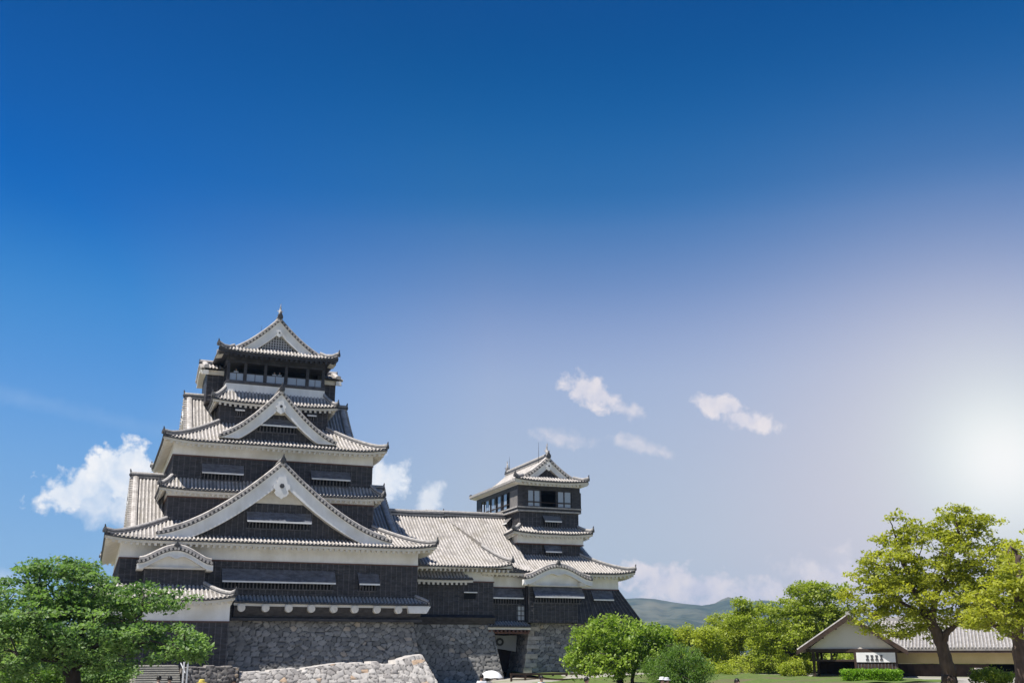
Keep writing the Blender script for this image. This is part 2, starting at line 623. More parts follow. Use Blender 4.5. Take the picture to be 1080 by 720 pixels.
def build_hills():
    # ridge line heights measured along the bearing, two ranges of real hills kilometres away
    far = [(600, 640), (640, 629), (662, 630), (676, 629), (692, 630), (715, 634), (742, 637), (756, 635), (770, 627.5), (782, 631), (792, 635), (803, 631), (818, 632), (835, 638), (860, 644), (900, 648), (1000, 655), (1200, 650), (1500, 665)]
    near = [(560, 655), (620, 650), (690, 651), (705, 648.5), (722, 649), (745, 654), (762, 661), (790, 668), (850, 672), (1000, 675), (1300, 672), (1500, 680)]
    for name, prof, dist, width, seed in (('hills', far, 2900, 1000, 3), ('hills', near, 1800, 500, 8)):
        us = np.linspace(-350, 1500, 260)
        pu = [-400, 100, 400] + [p[0] for p in prof]
        pv = [660, 655, 648] + [p[1] for p in prof]
        ts = np.linspace(-1, 1, 25)
        rr = np.random.default_rng(seed)
        ph = rr.uniform(0, 6.28, 12)
        verts, faces = [], []
        for i, u in enumerate(us):
            v = np.interp(u, pu, pv)
            r = ray(u, 687)
            k = math.hypot(r[0], r[1])
            dx, dy = r[0] / k, r[1] / k
            top = (687 - v) / 1164 * dist / math.sqrt(1 + ((u - 540) / 1164) ** 2) * 1.0
            for t in ts:
                d = dist + t * width
                spur = 0.12 * math.sin(u * 0.045 + ph[0] + t * 2) + 0.08 * math.sin(u * 0.11 + ph[1] - t * 3) + 0.05 * math.sin(u * 0.27 + ph[2] + 5 * t)
                prof_t = max(0.0, 1 - abs(t) ** 1.3)
                h = top * prof_t * (1 + spur * (1 - prof_t) * 2) - 4
                verts.append((dx * d, dy * d, h))
        n = len(ts)
        for i in range(len(us) - 1):
            for j in range(n - 1):
                a = i * n + j
                faces.append((a, a + n, a + n + 1, a + 1))
        me = bpy.data.meshes.new(name)
        me.from_pydata(verts, [], faces)
        me.polygons.foreach_set('use_smooth', [True] * len(faces))
        me.materials.append(M_HILL)
        o = bpy.data.objects.new(name, me)
        COL.objects.link(o)
        tag(o, kind='structure')


build_hills()


def build_lawn():
    # raised lawn in front of the small tower, with a dark kerb
    xs = np.linspace(36.5, 62, 60)
    ys = np.linspace(82, 97.5, 30)
    grid_mesh('lawn', xs, ys, lambda x, y: 0.50 + 0.05 * np.sin(x * 1.3) * np.sin(y * 0.9) + 0.35 * smooth01(84, 97, y) + 0.45 * smooth01(40, 62, x), M_GRASS)
    mb = MB()
    mb.box(36.3, 62, 81.75, 81.98, -0.2, 0.42)
    mb.box(36.28, 36.49, 81.98, 96, -0.2, 0.45)
    o = mb.build('kerb', M_BROWN)
    tag(o, kind='structure')


build_lawn()
xs = np.linspace(33, 51, 50)
ys = np.linspace(54, 81.5, 60)
grid_mesh('lawn', xs, ys, lambda x, y: ground_h(x, y) + 0.12 + 0.06 * np.sin(x * 2.1) * np.sin(y * 1.7), M_GRASS)
grid_mesh('lawn', np.linspace(37, 110, 60), np.linspace(98, 160, 40), lambda x, y: ground_h(x, y) + 0.25 + 0.06 * np.sin(x * 1.1) * np.sin(y * 0.7), M_GRASS)


# ------------------------------------------------------------------ castle pieces
def front(x0, y0):
    return lambda s, d, z: (s, y0 + d, z)


def frame(side, x0, x1, y0, y1):
    """local (s along eave, d inward, z) -> world for the rectangle of eaves; returns T, length"""
    if side == 'front':
        return (lambda s, d, z: (x0 + s, y0 + d, z)), x1 - x0
    if side == 'back':
        return (lambda s, d, z: (x1 - s, y1 - d, z)), x1 - x0
    if side == 'left':
        return (lambda s, d, z: (x0 + d, y1 - s, z)), y1 - y0
    return (lambda s, d, z: (x1 - d, y0 + s, z)), y1 - y0


def skirt_roof(parent, ex, ey, inner, ze, rise, overhang, lift=0.35, step=0.31, sides=('front', 'left', 'right', 'back'), name='roof',
               soffit=None, ribr=0.088, a=0.72, raft=True, ridge_w=0.34, hip_tip=True, cut=None):
    """hipped skirt roof round a storey: ex=(x0,x1) ey=(y0,y1) eaves; inner = (x0,x1,y0,y1) walls it rises to"""
    x0, x1 = ex
    y0, y1 = ey
    Ds = {'left': inner[0] - x0, 'right': x1 - inner[1], 'front': inner[2] - y0, 'back': y1 - inner[3]}
    nb = {'front': ('left', 'right'), 'back': ('right', 'left'), 'left': ('back', 'front'), 'right': ('front', 'back')}
    oh = overhang if isinstance(overhang, dict) else {k: overhang for k in Ds}
    tiles, eave = MB(), MB()
    msoff = soffit or M_CREAM

    def zf(e, t, Lr=3.2):
        q = max(0.0, 1 - e / Lr)
        return ze + rise * (a * t + (1 - a) * t * t) + lift * q * q * (1 - t) ** 2
    for sd in sides:
        T, Ln = frame(sd, x0, x1, y0, y1)
        D = Ds[sd]
        Dl, Dr = Ds[nb[sd][0]], Ds[nb[sd][1]]
        n = max(2, round(Ln / step))
        st = Ln / n

        def tmax(s):
            return max(0.0, min(1.0, s / Dl if Dl > 0 else 1, (Ln - s) / Dr if Dr > 0 else 1))
        K = 7
        ss = [i * st / 2 for i in range(2 * n + 1)]
        cols = []
        for s in ss:
            tm = tmax(s)
            e = min(s, Ln - s)
            cols.append([T(s, D * tm * k / K, zf(e, tm * k / K)) for k in range(K + 1)])
        for i in range(len(ss) - 1):
            for k in range(K):
                tiles.face([cols[i][k], cols[i + 1][k], cols[i + 1][k + 1], cols[i][k + 1]], 1)
        # ribs of round cover tiles
        for i in range(n):
            s = (i + 0.5) * st
            tm = tmax(s)
            if tm * D < 0.12:
                continue
            e = min(s, Ln - s)
            K2 = max(2, int(tm * D / 0.5))
            vs, fs = [], []
            for k in range(K2 + 1):
                t = tm * k / K2
                z = zf(e, t)
                for j in range(5):
                    an = math.pi * j / 4
                    vs.append(T(s + ribr * math.cos(an), D * t - (0.03 if k == 0 else 0), z + 0.02 + ribr * 1.05 * math.sin(an)))
            for k in range(K2):
                for j in range(4):
                    b = k * 5 + j
                    fs.append((b, b + 1, b + 6, b + 5))
            tiles.add(vs, fs, 0)
            # round end tile
            zc = zf(e, 0)
            ring = [T(s + 0.105 * math.cos(q), -0.05, zc + 0.015 + 0.105 * math.sin(q)) for q in [2 * math.pi * w / 8 for w in range(8)]]
            ring2 = [T(s + 0.105 * math.cos(q), 0.03, zc + 0.015 + 0.105 * math.sin(q)) for q in [2 * math.pi * w / 8 for w in range(8)]]
            tiles.add(ring + ring2, [tuple(range(8))] + [(w, (w + 1) % 8, 8 + (w + 1) % 8, 8 + w) for w in range(8)], 2)
        # eave: drip edge of pan tiles, plastered fascia, soffit and rafters
        for i in range(len(ss) - 1):
            s, s2 = ss[i], ss[i + 1]
            e, e2 = min(s, Ln - s), min(s2, Ln - s2)
            za, zb = zf(e, 0), zf(e2, 0)
            tiles.face([T(s, 0, za - 0.10), T(s2, 0, zb - 0.10), T(s2, 0, zb), T(s, 0, za)], 2)
            tiles.face([T(s, 0, za - 0.10), T(s2, 0, zb - 0.10), T(s2, 0.10, zb - 0.10), T(s, 0.10, za - 0.10)], 2)
            eave.face([T(s, 0.09, za - 0.30), T(s2, 0.09, zb - 0.30), T(s2, 0.09, zb - 0.09), T(s, 0.09, za - 0.09)], 0)
            tt = min(1.0, oh[sd] * 1.02 / D)
            t1, t2 = min(tmax(s), tt), min(tmax(s2), tt)
            if i == 0:
                t1 = min(tmax(s), tt)
            zi1 = max(za, zf(e, t1)) - 0.30
            zi2 = max(zb, zf(e2, t2)) - 0.30
            eave.face([T(s, 0.09, za - 0.30), T(s2, 0.09, zb - 0.30), T(s2, max(0.09, D * t2), zi2), T(s, max(0.09, D * t1), zi1)], 0)
        if raft:
            m = max(2, round(Ln / 0.45))
            for i in range(m):
                s = (i + 0.5) * Ln / m
                e = min(s, Ln - s)
                t1 = min(tmax(s), oh[sd] * 1.0 / D)
                if D * t1 < 0.3:
                    continue
                za, zi = zf(e, 0) - 0.295, zf(e, t1) - 0.295
                w = 0.10
                p = [T(s - w, 0.16, za - 0.20), T(s + w, 0.16, za - 0.20), T(s + w, D * t1, zi - 0.20), T(s - w, D * t1, zi - 0.20),
                     T(s - w, 0.16, za), T(s + w, 0.16, za), T(s + w, D * t1, zi), T(s - w, D * t1, zi)]
                eave.hexa(p, 0)
    ro = tiles.build(name, [M_RIB, M_PAN, M_TILEDARK], parent)
    eave.build('eave', [msoff], ro)
    # hip ridges with end tiles
    hips = []
    if 'front' in sides and 'left' in sides:
        hips.append(((x0, y0), (inner[0], inner[2])))
    if 'front' in sides and 'right' in sides:
        hips.append(((x1, y0), (inner[1], inner[2])))
    if 'back' in sides and 'left' in sides:
        hips.append(((x0, y1), (inner[0], inner[3])))
    if 'back' in sides and 'right' in sides:
        hips.append(((x1, y1), (inner[1], inner[3])))
    for (ax, ay), (bx, by) in hips:
        pts = []
        De = min(abs(bx - ax), abs(by - ay))
        for k in range(9):
            t = k / 8
            pts.append((ax + (bx - ax) * t, ay + (by - ay) * t, zf(De * t, t) + 0.10 + (0.10 if k == 0 else 0)))
        hip_ridge(pts, ro, ridge_w, hip_tip)
    return ro, zf


RIDGE_PROF = lambda w, h: [(-w / 2, -0.1), (w / 2, -0.1), (w / 2, h * 0.72), (w / 4, h), (-w / 4, h), (-w / 2, h * 0.72)]


def hip_ridge(pts, parent, w=0.34, tip=True, h=0.30, name='ridge'):
    mb = MB()
    mb.sweep(pts, RIDGE_PROF(w, h), 0)
    # dark courses along both sides of the ridge
    mb.sweep([Vector(p) + Vector((0, 0, 0.03)) for p in pts], [(-w / 2 - 0.02, 0.0), (w / 2 + 0.02, 0.0), (w / 2 + 0.02, h * 0.2), (-w / 2 - 0.02, h * 0.2)], 1)
    r = mb.build(name, [M_RIDGE, M_TILEDARK], parent)
    if tip:
        end_tile(pts[0], Vector(pts[0]) - Vector(pts[1]), r)
    return r


def end_tile(p, d, parent, s=1.0):
    s = s * 0.62
    """ogre-faced end tile: shouldered plate with a round boss and an upswept horn"""
    p = Vector(p)
    d = Vector((d.x, d.y, 0)).normalized()
    sd = Vector((-d.y, d.x, 0))
    up = Vector((0, 0, 1))
    mb = MB()
    outl = [(-0.30, -0.18), (0.30, -0.18), (0.34, 0.10), (0.22, 0.34), (0.10, 0.52), (-0.10, 0.52), (-0.22, 0.34), (-0.34, 0.10)]
    a = [p + (sd * x + up * z) * s - d * 0.06 for x, z in outl]
    b = [p + (sd * x + up * z) * s + d * 0.08 for x, z in outl]
    n = len(outl)
    mb.add(a + b, [tuple(range(n)), tuple(range(n, 2 * n))[::-1]] + [(i, (i + 1) % n, n + (i + 1) % n, n + i) for i in range(n)], 0)
    mb.tube([p + up * 0.12 * s + d * 0.07, p + up * 0.12 * s + d * 0.20 * s], 0.15 * s, 8, 0)
    mb.tube([p + up * 0.42 * s, p + up * 0.62 * s + d * 0.06 * s, p + up * 0.84 * s + d * 0.10 * s], [0.13 * s, 0.11 * s, 0.06 * s], 6, 0)
    return mb.build('ridge_end_tile', [M_TILEDARK], parent)


def wall_block(parent, x0, x1, y0, y1, z0, z1, mat=None, batten=0.46, name='wall', courses=True, faces=('front', 'left', 'right')):
    """black clapboard storey: planks with real battens and lapped courses"""
    mb = MB()
    mb.box(x0, x1, y0, y1, z0, z1, 0)
    if batten:
        if 'front' in faces:
            n = max(1, round((x1 - x0) / batten))
            for i in range(n + 1):
                x = x0 + (x1 - x0) * i / n
                mb.box(x - 0.035, x + 0.035, y0 - 0.045, y0 - 0.002, z0 + 0.002, z1 - 0.002, 1)
        n = max(1, round((y1 - y0) / batten))
        for i in range(n + 1):
            y = y0 + (y1 - y0) * i / n
            if 'left' in faces:
                mb.box(x0 - 0.045, x0 - 0.002, y - 0.035, y + 0.035, z0 + 0.002, z1 - 0.002, 1)
            if 'right' in faces:
                mb.box(x1 + 0.002, x1 + 0.045, y - 0.035, y + 0.035, z0 + 0.002, z1 - 0.002, 1)
        if courses:
            k = max(1, round((z1 - z0) / 0.42))
            for i in range(k):
                z = z0 + (z1 - z0) * (i + 0.5) / k
                if 'front' in faces:
                    mb.add([(x0, y0 - 0.003, z + 0.02), (x1, y0 - 0.003, z + 0.02), (x1, y0 - 0.028, z - 0.02), (x0, y0 - 0.028, z - 0.02), (x0, y0 - 0.003, z - 0.024), (x1, y0 - 0.003, z - 0.024)],
                           [(0, 1, 2, 3), (3, 2, 5, 4)], 1)
    return mb.build(name, [mat or M_BLACK, M_BATTEN], parent)


def band(parent, x0, x1, y0, y1, z0, z1, mat=None, name='plaster_band', p=0.05):
    """white plaster band under an eave, with a timber rail on its lower edge"""
    mb = MB()
    mb.box(x0 - p, x1 + p, y0 - p, y1 + p, z0, z1, 0)
    mb.box(x0 - p - 0.05, x1 + p + 0.05, y0 - p - 0.05, y1 + p + 0.05, z0 - 0.10, z0 - 0.003, 1)
    return mb.build(name, [mat or M_WHITE, M_REDDISH], parent)


def shutter(parent, x0, x1, y, z0, z1, out=0.75, name='shutter', mat=None, T=None, opening=True):
    """top-hung storm shutter propped open over a dark window"""
    T = T or (lambda x, yy, z: (x, yy, z))
    mb = MB()
    h = 0.07

    def slab(xa, xb, za, ya, zb, yb, th, m):
        mb.hexa([T(xa, ya, za), T(xb, ya, za), T(xb, yb, zb), T(xa, yb, zb), T(xa, ya, za + th), T(xb, ya, za + th), T(xb, yb, zb + th), T(xa, yb, zb + th)], m)
    slab(x0, x1, z0, y - out, z1, y - 0.03, h, 0)
    n = max(1, round((x1 - x0) / 0.46))
    for i in range(n + 1):
        x = x0 + (x1 - x0) * i / n
        slab(x - 0.03, x + 0.03, z0 + h + 0.003, y - out, z1 + h + 0.003, y - 0.03, 0.03, 0)
    mb.hexa([T(x0, y - out - 0.05, z0 - 0.04), T(x1, y - out - 0.05, z0 - 0.04), T(x1, y - out - 0.003, z0 - 0.04), T(x0, y - out - 0.003, z0 - 0.04),
             T(x0, y - out - 0.05, z0 + 0.09), T(x1, y - out - 0.05, z0 + 0.09), T(x1, y - out - 0.003, z0 + 0.09), T(x0, y - out - 0.003, z0 + 0.09)], 1)
    o = mb.build(name, [mat or M_SHUT, M_WHITE], parent)
    if opening:
        w = MB()
        zb = z0 - 0.45
        w.hexa([T(x0 + 0.1, y - 0.06, zb), T(x1 - 0.1, y - 0.06, zb), T(x1 - 0.1, y + 0.0, zb), T(x0 + 0.1, y + 0.0, zb),
                T(x0 + 0.1, y - 0.06, z1 - 0.05), T(x1 - 0.1, y - 0.06, z1 - 0.05), T(x1 - 0.1, y + 0.0, z1 - 0.05), T(x0 + 0.1, y + 0.0, z1 - 0.05)], 0)
        w.hexa([T(x0, y - 0.12, zb - 0.1), T(x1, y - 0.12, zb - 0.1), T(x1, y - 0.002, zb - 0.1), T(x0, y - 0.002, zb - 0.1),
                T(x0, y - 0.12, zb - 0.003), T(x1, y - 0.12, zb - 0.003), T(x1, y - 0.002, zb - 0.003), T(x0, y - 0.002, zb - 0.003)], 1)
        for k in range(max(2, round((x1 - x0) / 0.3))):
            x = x0 + 0.1 + (x1 - x0 - 0.2) * (k + 0.5) / max(2, round((x1 - x0) / 0.3))
            w.hexa([T(x - 0.05, y - 0.1, zb), T(x + 0.05, y - 0.1, zb), T(x + 0.05, y - 0.063, zb), T(x - 0.05, y - 0.063, zb),
                    T(x - 0.05, y - 0.1, z1 - 0.06), T(x + 0.05, y - 0.1, z1 - 0.06), T(x + 0.05, y - 0.063, z1 - 0.06), T(x - 0.05, y - 0.063, z1 - 0.06)], 1)
        for x in (x0 + 0.25, x1 - 0.25):
            w.bar(T(x, y - 0.08, zb + 0.1), T(x, y - out + 0.08, z0 + 0.02), 0.05, 0.05, 1)
        w.build('window', [M_VOID, M_BATTEN], o)
    return o


def gable(parent, T, hw, f, depth, name='gable', bw=0.85, tile=0.42, ped_z=None, ped_split=None, pendant=None, recess=0.35, back_t=None,
          verge=0.30, ridge=True, inner=None, ends=True, ped_black=True, ribs=True, white=None, grid=False, endscale=1.0, clip='ped'):
    """curved gable roof. T(a, b, z): a across, b inward from the barge plane. f(a) roof height.
    depth: how far the ridge runs back (function of |a| allowed)"""
    dep = depth if callable(depth) else (lambda a: depth)
    white = white or M_WHITE
    if clip == 'ped':
        clip = ped_z - 0.08
    A = [hw * k / 22 for k in range(23)]
    roof = MB()
    for sg in (-1, 1):
        for i in range(22):
            a1, a2 = A[i], A[i + 1]
            d1, d2 = dep(a1), dep(a2)
            z1, z2 = f(a1), f(a2)
            roof.face([T(sg * a1, -verge, z1), T(sg * a2, -verge, z2), T(sg * a2, d2, z2), T(sg * a1, d1, z1)], 1)
            # underside
            roof.face([T(sg * a1, -verge, z1 - 0.2), T(sg * a2, -verge, z2 - 0.2), T(sg * a2, min(d2, 1.2), z2 - 0.2), T(sg * a1, min(d1, 1.2), z1 - 0.2)], 3)
            roof.face([T(sg * a1, -verge, z1 - 0.2), T(sg * a2, -verge, z2 - 0.2), T(sg * a2, -verge, z2 + 0.06), T(sg * a1, -verge, z1 + 0.06)], 2)
        if ribs:
            b = 0.55
            dm = max(dep(a) for a in A)
            while b < dm - 0.1:
                vs, fs, cnt = [], [], 0
                for a in A:
                    if dep(a) < b:
                        if cnt:
                            break
                        continue
                    z = f(a)
                    for j in range(5):
                        an = math.pi * j / 4
                        vs.append(T(sg * a, b + 0.085 * math.cos(an), z + 0.02 + 0.09 * math.sin(an)))
                    cnt += 1
                for k in range(cnt - 1):
                    for j in range(4):
                        q = k * 5 + j
                        fs.append((q, q + 1, q + 6, q + 5))
                if cnt > 1:
                    roof.add(vs, fs, 0)
                b += 0.31
    ro = roof.build(name, [M_RIB, M_PAN, M_TILEDARK, M_CREAM], parent)
    # verge: a descending ridge and a row of round tiles looking forward
    vg = MB()
    for sg in (-1, 1):
        acc, s = 0.0, 0.2
        pa, pz = 0.0, f(0)
        a = 0.0
        pts = []
        while a <= hw:
            pts.append(T(sg * a, 0.12, f(a) + 0.02))
            a += hw / 20
        vg.sweep(pts, [(-0.24, 0), (0.22, 0), (0.22, 0.24), (0.09, 0.33), (-0.09, 0.33), (-0.24, 0.24)], 0)
        a = 0.0
        nxt = 0.12
        while a < hw:
            a2 = a + 0.02
            acc += math.hypot(0.02, f(a2) - f(a)) if a2 <= hw else 1
            if acc >= nxt and a2 < hw:
                z = f(a2)
                c = [T(sg * a2 + 0.10 * math.cos(q) * 1.0, -verge - 0.10, z - 0.05 + 0.115 * math.sin(q)) for q in [2 * math.pi * w / 8 for w in range(8)]]
                c2 = [T(sg * a2 + 0.10 * math.cos(q) * 1.0, 0.02, z - 0.03 + 0.115 * math.sin(q)) for q in [2 * math.pi * w / 8 for w in range(8)]]
                vg.add(c + c2, [tuple(range(8))] + [(w, (w + 1) % 8, 8 + (w + 1) % 8, 8 + w) for w in range(8)], 1)
                nxt += tile * 0.86
            a = a2
    vg.build('verge_tiles', [M_RIB, M_RIB], ro)
    # barge board: thick white plank following the curve
    bb = MB()

    def slope(a):
        e = 0.03
        return (f(min(a + e, hw)) - f(max(a - e, 0))) / (min(a + e, hw) - max(a - e, 0))

    def fin(a):
        if inner:
            return inner(a)
        return f(a) - 0.24 - bw * math.sqrt(1 + slope(a) ** 2) * (1.0 + 0.25 * (1 - a / hw))
    for sg in (-1, 1):
        for i in range(22):
            a1, a2 = A[i], A[i + 1]
            t1, t2 = f(a1) - 0.19, f(a2) - 0.19
            l1, l2 = fin(a1), fin(a2)
            if clip is not None:
                if max(t1, t2) <= clip:
                    continue
                l1, l2, t1, t2 = max(l1, clip), max(l2, clip), max(t1, clip), max(t2, clip)
            p = [T(sg * a1, -verge + 0.10, l1), T(sg * a2, -verge + 0.10, l2), T(sg * a2, -verge + 0.10, t2), T(sg * a1, -verge + 0.10, t1)]
            bb.face(p, 0)
            bb.face([T(sg * a1, -verge + 0.10, l1), T(sg * a2, -verge + 0.10, l2), T(sg * a2, recess + 0.02, l2), T(sg * a1, recess + 0.02, l1)], 1)
            # moulding line along the lower edge
            bb.face([T(sg * a1, -verge + 0.06, l1), T(sg * a2, -verge + 0.06, l2), T(sg * a2, -verge + 0.06, l2 + 0.14), T(sg * a1, -verge + 0.06, l1 + 0.14)], 0)
            bb.face([T(sg * a1, -verge + 0.06, l1 + 0.14), T(sg * a2, -verge + 0.06, l2 + 0.14), T(sg * a2, -verge + 0.10, l2 + 0.14), T(sg * a1, -verge + 0.10, l1 + 0.14)], 0)
            bb.face([T(sg * a1, -verge + 0.06, l1), T(sg * a2, -verge + 0.06, l2), T(sg * a2, -verge + 0.10, l2), T(sg * a1, -verge + 0.10, l1)], 1)
        e = A[-1]
        if clip is not None:
            continue
        bb.face([T(sg * e, -verge + 0.1, fin(e)), T(sg * e, -verge + 0.1, f(e) - 0.19), T(sg * e, recess, f(e) - 0.19), T(sg * e, recess, fin(e))], 0)
    bb.build('barge_board', [white, M_CREAM], ro)
    # pediment
    pm = MB()
    pz = ped_z
    xs = [-hw + 2 * hw * k / 40 for k in range(41)]
    for i in range(40):
        a1, a2 = xs[i], xs[i + 1]
        t1, t2 = f(abs(a1)) - 0.25, f(abs(a2)) - 0.25
        if ped_split is None:
            if max(t1, t2) > pz:
                pm.face([T(a1, recess, pz), T(a2, recess, pz), T(a2, recess, max(t2, pz)), T(a1, recess, max(t1, pz))], 0 if ped_black else 1)
        else:
            if max(t1, t2) > pz:
                pm.face([T(a1, recess, pz), T(a2, recess, pz), T(a2, recess, max(min(t2, ped_split), pz)), T(a1, recess, max(min(t1, ped_split), pz))], 0)
            if max(t1, t2) > ped_split:
                pm.face([T(a1, recess - 0.06, ped_split), T(a2, recess - 0.06, ped_split), T(a2, recess - 0.06, max(t2, ped_split)), T(a1, recess - 0.06, max(t1, ped_split))], 1)
                pm.face([T(a1, recess - 0.06, ped_split), T(a2, recess - 0.06, ped_split), T(a2, recess, ped_split), T(a1, recess, ped_split)], 1)
    if ped_black and not grid:
        k = int(2 * hw / 0.46)
        for i in range(k):
            a = -hw + (i + 0.5) * 2 * hw / k
            top = min(fin(abs(a)) + 0.1, ped_split if ped_split else 99)
            if top - pz > 0.15:
                pm.hexa([T(a - 0.035, recess - 0.05, pz), T(a + 0.035, recess - 0.05, pz), T(a + 0.035, recess - 0.002, pz), T(a - 0.035, recess - 0.002, pz),
                         T(a - 0.035, recess - 0.05, top), T(a + 0.035, recess - 0.05, top), T(a + 0.035, recess - 0.002, top), T(a - 0.035, recess - 0.002, top)], 2)
    pm.build('pediment', [M_BLACK, M_CREAM if ped_split else white, M_BATTEN], ro)
    if grid:
        gm = MB()
        a = -hw
        while a < hw:
            top = fin(abs(a)) + 0.05
            if top - pz > 0.1:
                gm.hexa([T(a - 0.045, recess - 0.10, pz), T(a + 0.045, recess - 0.10, pz), T(a + 0.045, recess - 0.01, pz), T(a - 0.045, recess - 0.01, pz),
                         T(a - 0.045, recess - 0.10, top), T(a + 0.045, recess - 0.10, top), T(a + 0.045, recess - 0.01, top), T(a - 0.045, recess - 0.01, top)], 0)
            a += 0.24
        z = pz + 0.12
        while z < fin(0) + 0.1:
            lo = [q for q in xs if fin(abs(q)) > z]
            if len(lo) > 1:
                gm.hexa([T(lo[0], recess - 0.13, z), T(lo[-1], recess - 0.13, z), T(lo[-1], recess - 0.09, z), T(lo[0], recess - 0.09, z),
                         T(lo[0], recess - 0.13, z + 0.08), T(lo[-1], recess - 0.13, z + 0.08), T(lo[-1], recess - 0.09, z + 0.08), T(lo[0], recess - 0.09, z + 0.08)], 0)
            z += 0.24
        gm.build('lattice', [noise_grey], ro)
    if pendant:
        zc, s = pendant
        half = [(0.30, 1.0), (0.38, 0.55), (0.62, 0.38), (0.66, 0.12), (0.48, -0.05), (0.56, -0.28), (0.40, -0.52), (0.18, -0.60), (0.0, -0.78)]
        outl = [(-x, z) for x, z in half] + [(x, z) for x, z in half[::-1][1:]]
        n = len(outl)
        b0, b1 = -verge - 0.08, -verge + 0.06
        pd = MB()
        va = [T(x * s, b0, zc + z * s) for x, z in outl]
        vb = [T(x * s, b1, zc + z * s) for x, z in outl]
        pd.add(va + vb, [tuple(range(n)), tuple(range(n, 2 * n))] + [(i, (i + 1) % n, n + (i + 1) % n, n + i) for i in range(n)], 0)
        r6 = [T(0.20 * s * math.cos(math.pi / 3 * k), b0 - 0.05, zc + 0.28 * s + 0.20 * s * math.sin(math.pi / 3 * k)) for k in range(6)]
        r6b = [T(0.20 * s * math.cos(math.pi / 3 * k), b0, zc + 0.28 * s + 0.20 * s * math.sin(math.pi / 3 * k)) for k in range(6)]
        pd.add(r6 + r6b, [tuple(range(6))] + [(i, (i + 1) % 6, 6 + (i + 1) % 6, 6 + i) for i in range(6)], 1)
        pd.build('gable_pendant', [white, M_TILEDARK], ro)
    if ridge:
        dm = dep(0)
        pts = [Vector(T(0, -verge + (dm + verge) * k / 4, f(0) + 0.08)) for k in range(5)]
        mb = MB()
        mb.sweep(pts, RIDGE_PROF(0.40, 0.45), 0)
        mb.sweep([p + Vector((0, 0, 0.05)) for p in pts], [(-0.23, 0), (0.23, 0), (0.23, 0.14), (-0.23, 0.14)], 1)
        r = mb.build('ridge', [M_RIDGE, M_TILEDARK], ro)
        if ends:
            p0 = Vector(T(0, -verge - 0.02, f(0) + 0.18))
            p1 = Vector(T(0, 0, f(0) + 0.18))
            end_tile(p0, p0 - p1, r, 1.15 * endscale)
    return ro


noise_grey = noise_mat('lattice_grey', (0.40, 0.41, 0.44), (0.50, 0.51, 0.54), 3, 0.8)


def shachi(parent, p, face, s=1.0):
    """dolphin-like roof ornament: head down on the ridge, body arching up to a forked tail"""
    p = Vector(p)
    d = Vector(face).normalized()
    up = Vector((0, 0, 1))
    sd = d.cross(up)
    mb = MB()
    path = [(0.26, 0.05), (0.20, 0.22), (0.06, 0.42), (-0.05, 0.65), (-0.04, 0.90), (0.06, 1.12), (0.10, 1.25)]
    rad = [0.20, 0.24, 0.22, 0.17, 0.12, 0.07, 0.04]
    mb.tube([p + (d * a + up * b) * s for a, b in path], [r * s for r in rad], 8, 0)
    # tail fork
    for q in (-1, 1):
        b = p + (d * 0.08 + up * 1.12) * s
        t = p + (d * (0.22 * q + 0.08) + up * 1.52) * s
        mb.add([b - sd * 0.04 * s, b + sd * 0.04 * s, t + sd * 0.02 * s, t - sd * 0.02 * s, b - d * 0.12 * q * s, b + d * 0.16 * q * s], [(0, 1, 2, 3), (0, 4, 3), (1, 5, 2), (4, 5, 2, 3)], 0)
    # dorsal and side fins
    for (a, b), (c, e) in (((-0.16, 0.45), (-0.36, 0.62)), ((-0.20, 0.70), (-0.36, 0.88)), ((-0.14, 0.95), (-0.28, 1.08))):
        mb.add([p + (d * (a + 0.05) + up * b) * s + sd * 0.03 * s, p + (d * (a + 0.05) + up * b) * s - sd * 0.03 * s, p + (d * (a + 0.08) + up * (b + 0.2)) * s, p + (d * c + up * e) * s], [(0, 1, 3), (0, 2, 3), (1, 2, 3)], 0)
    for q in (-1, 1):
        b = p + (d * 0.12 + up * 0.35) * s + sd * q * 0.2 * s
        mb.add([b, b + up * 0.18 * s, b + (sd * q * 0.26 + up * 0.26 - d * 0.12) * s, b + d * 0.05 * s], [(0, 1, 2), (0, 3, 2), (1, 3, 2)], 0)
    mb.box(p.x - 0.28 * s, p.x + 0.28 * s, p.y - 0.3 * s, p.y + 0.3 * s, p.z - 0.25 * s, p.z + 0.06 * s, 1)
    return mb.build('roof_ornament', [M_RIDGE, M_TILEDARK], parent, smooth=False)


def rod(parent, p, h):
    mb = MB()
    p = Vector(p)
    mb.tube([p, p + Vector((0, 0, h))], [0.035, 0.012], 5)
    return mb.build('lightning_rod', [M_TILEDARK], parent)


def karahafu(parent, T, hw, zb, h, depth, name='curved_gable', thick=0.62, ped_z=None):
    """undulating bow gable"""
    def f(a):
        t = min(1, abs(a) / hw)
        return zb + h * (0.5 * math.cos(math.pi * t / 2) ** 1.1 + 0.5 * (0.5 + 0.5 * math.cos(math.pi * t))) + 0.10 * max(0, t - 0.80) / 0.20

    def inner(a):
        t = min(1, abs(a) / hw)
        w = thick + 0.10 * t
        # two shallow lobes meeting at a drop in the middle
        lobe = 0.30 * math.exp(-(t / 0.13) ** 2)
        return f(a) - w - lobe
    return gable(parent, T, hw, f, depth, name=name, inner=inner, ped_z=ped_z, ped_black=False, recess=0.34, tile=0.36, ends=True, verge=0.26, endscale=0.7, clip=None)


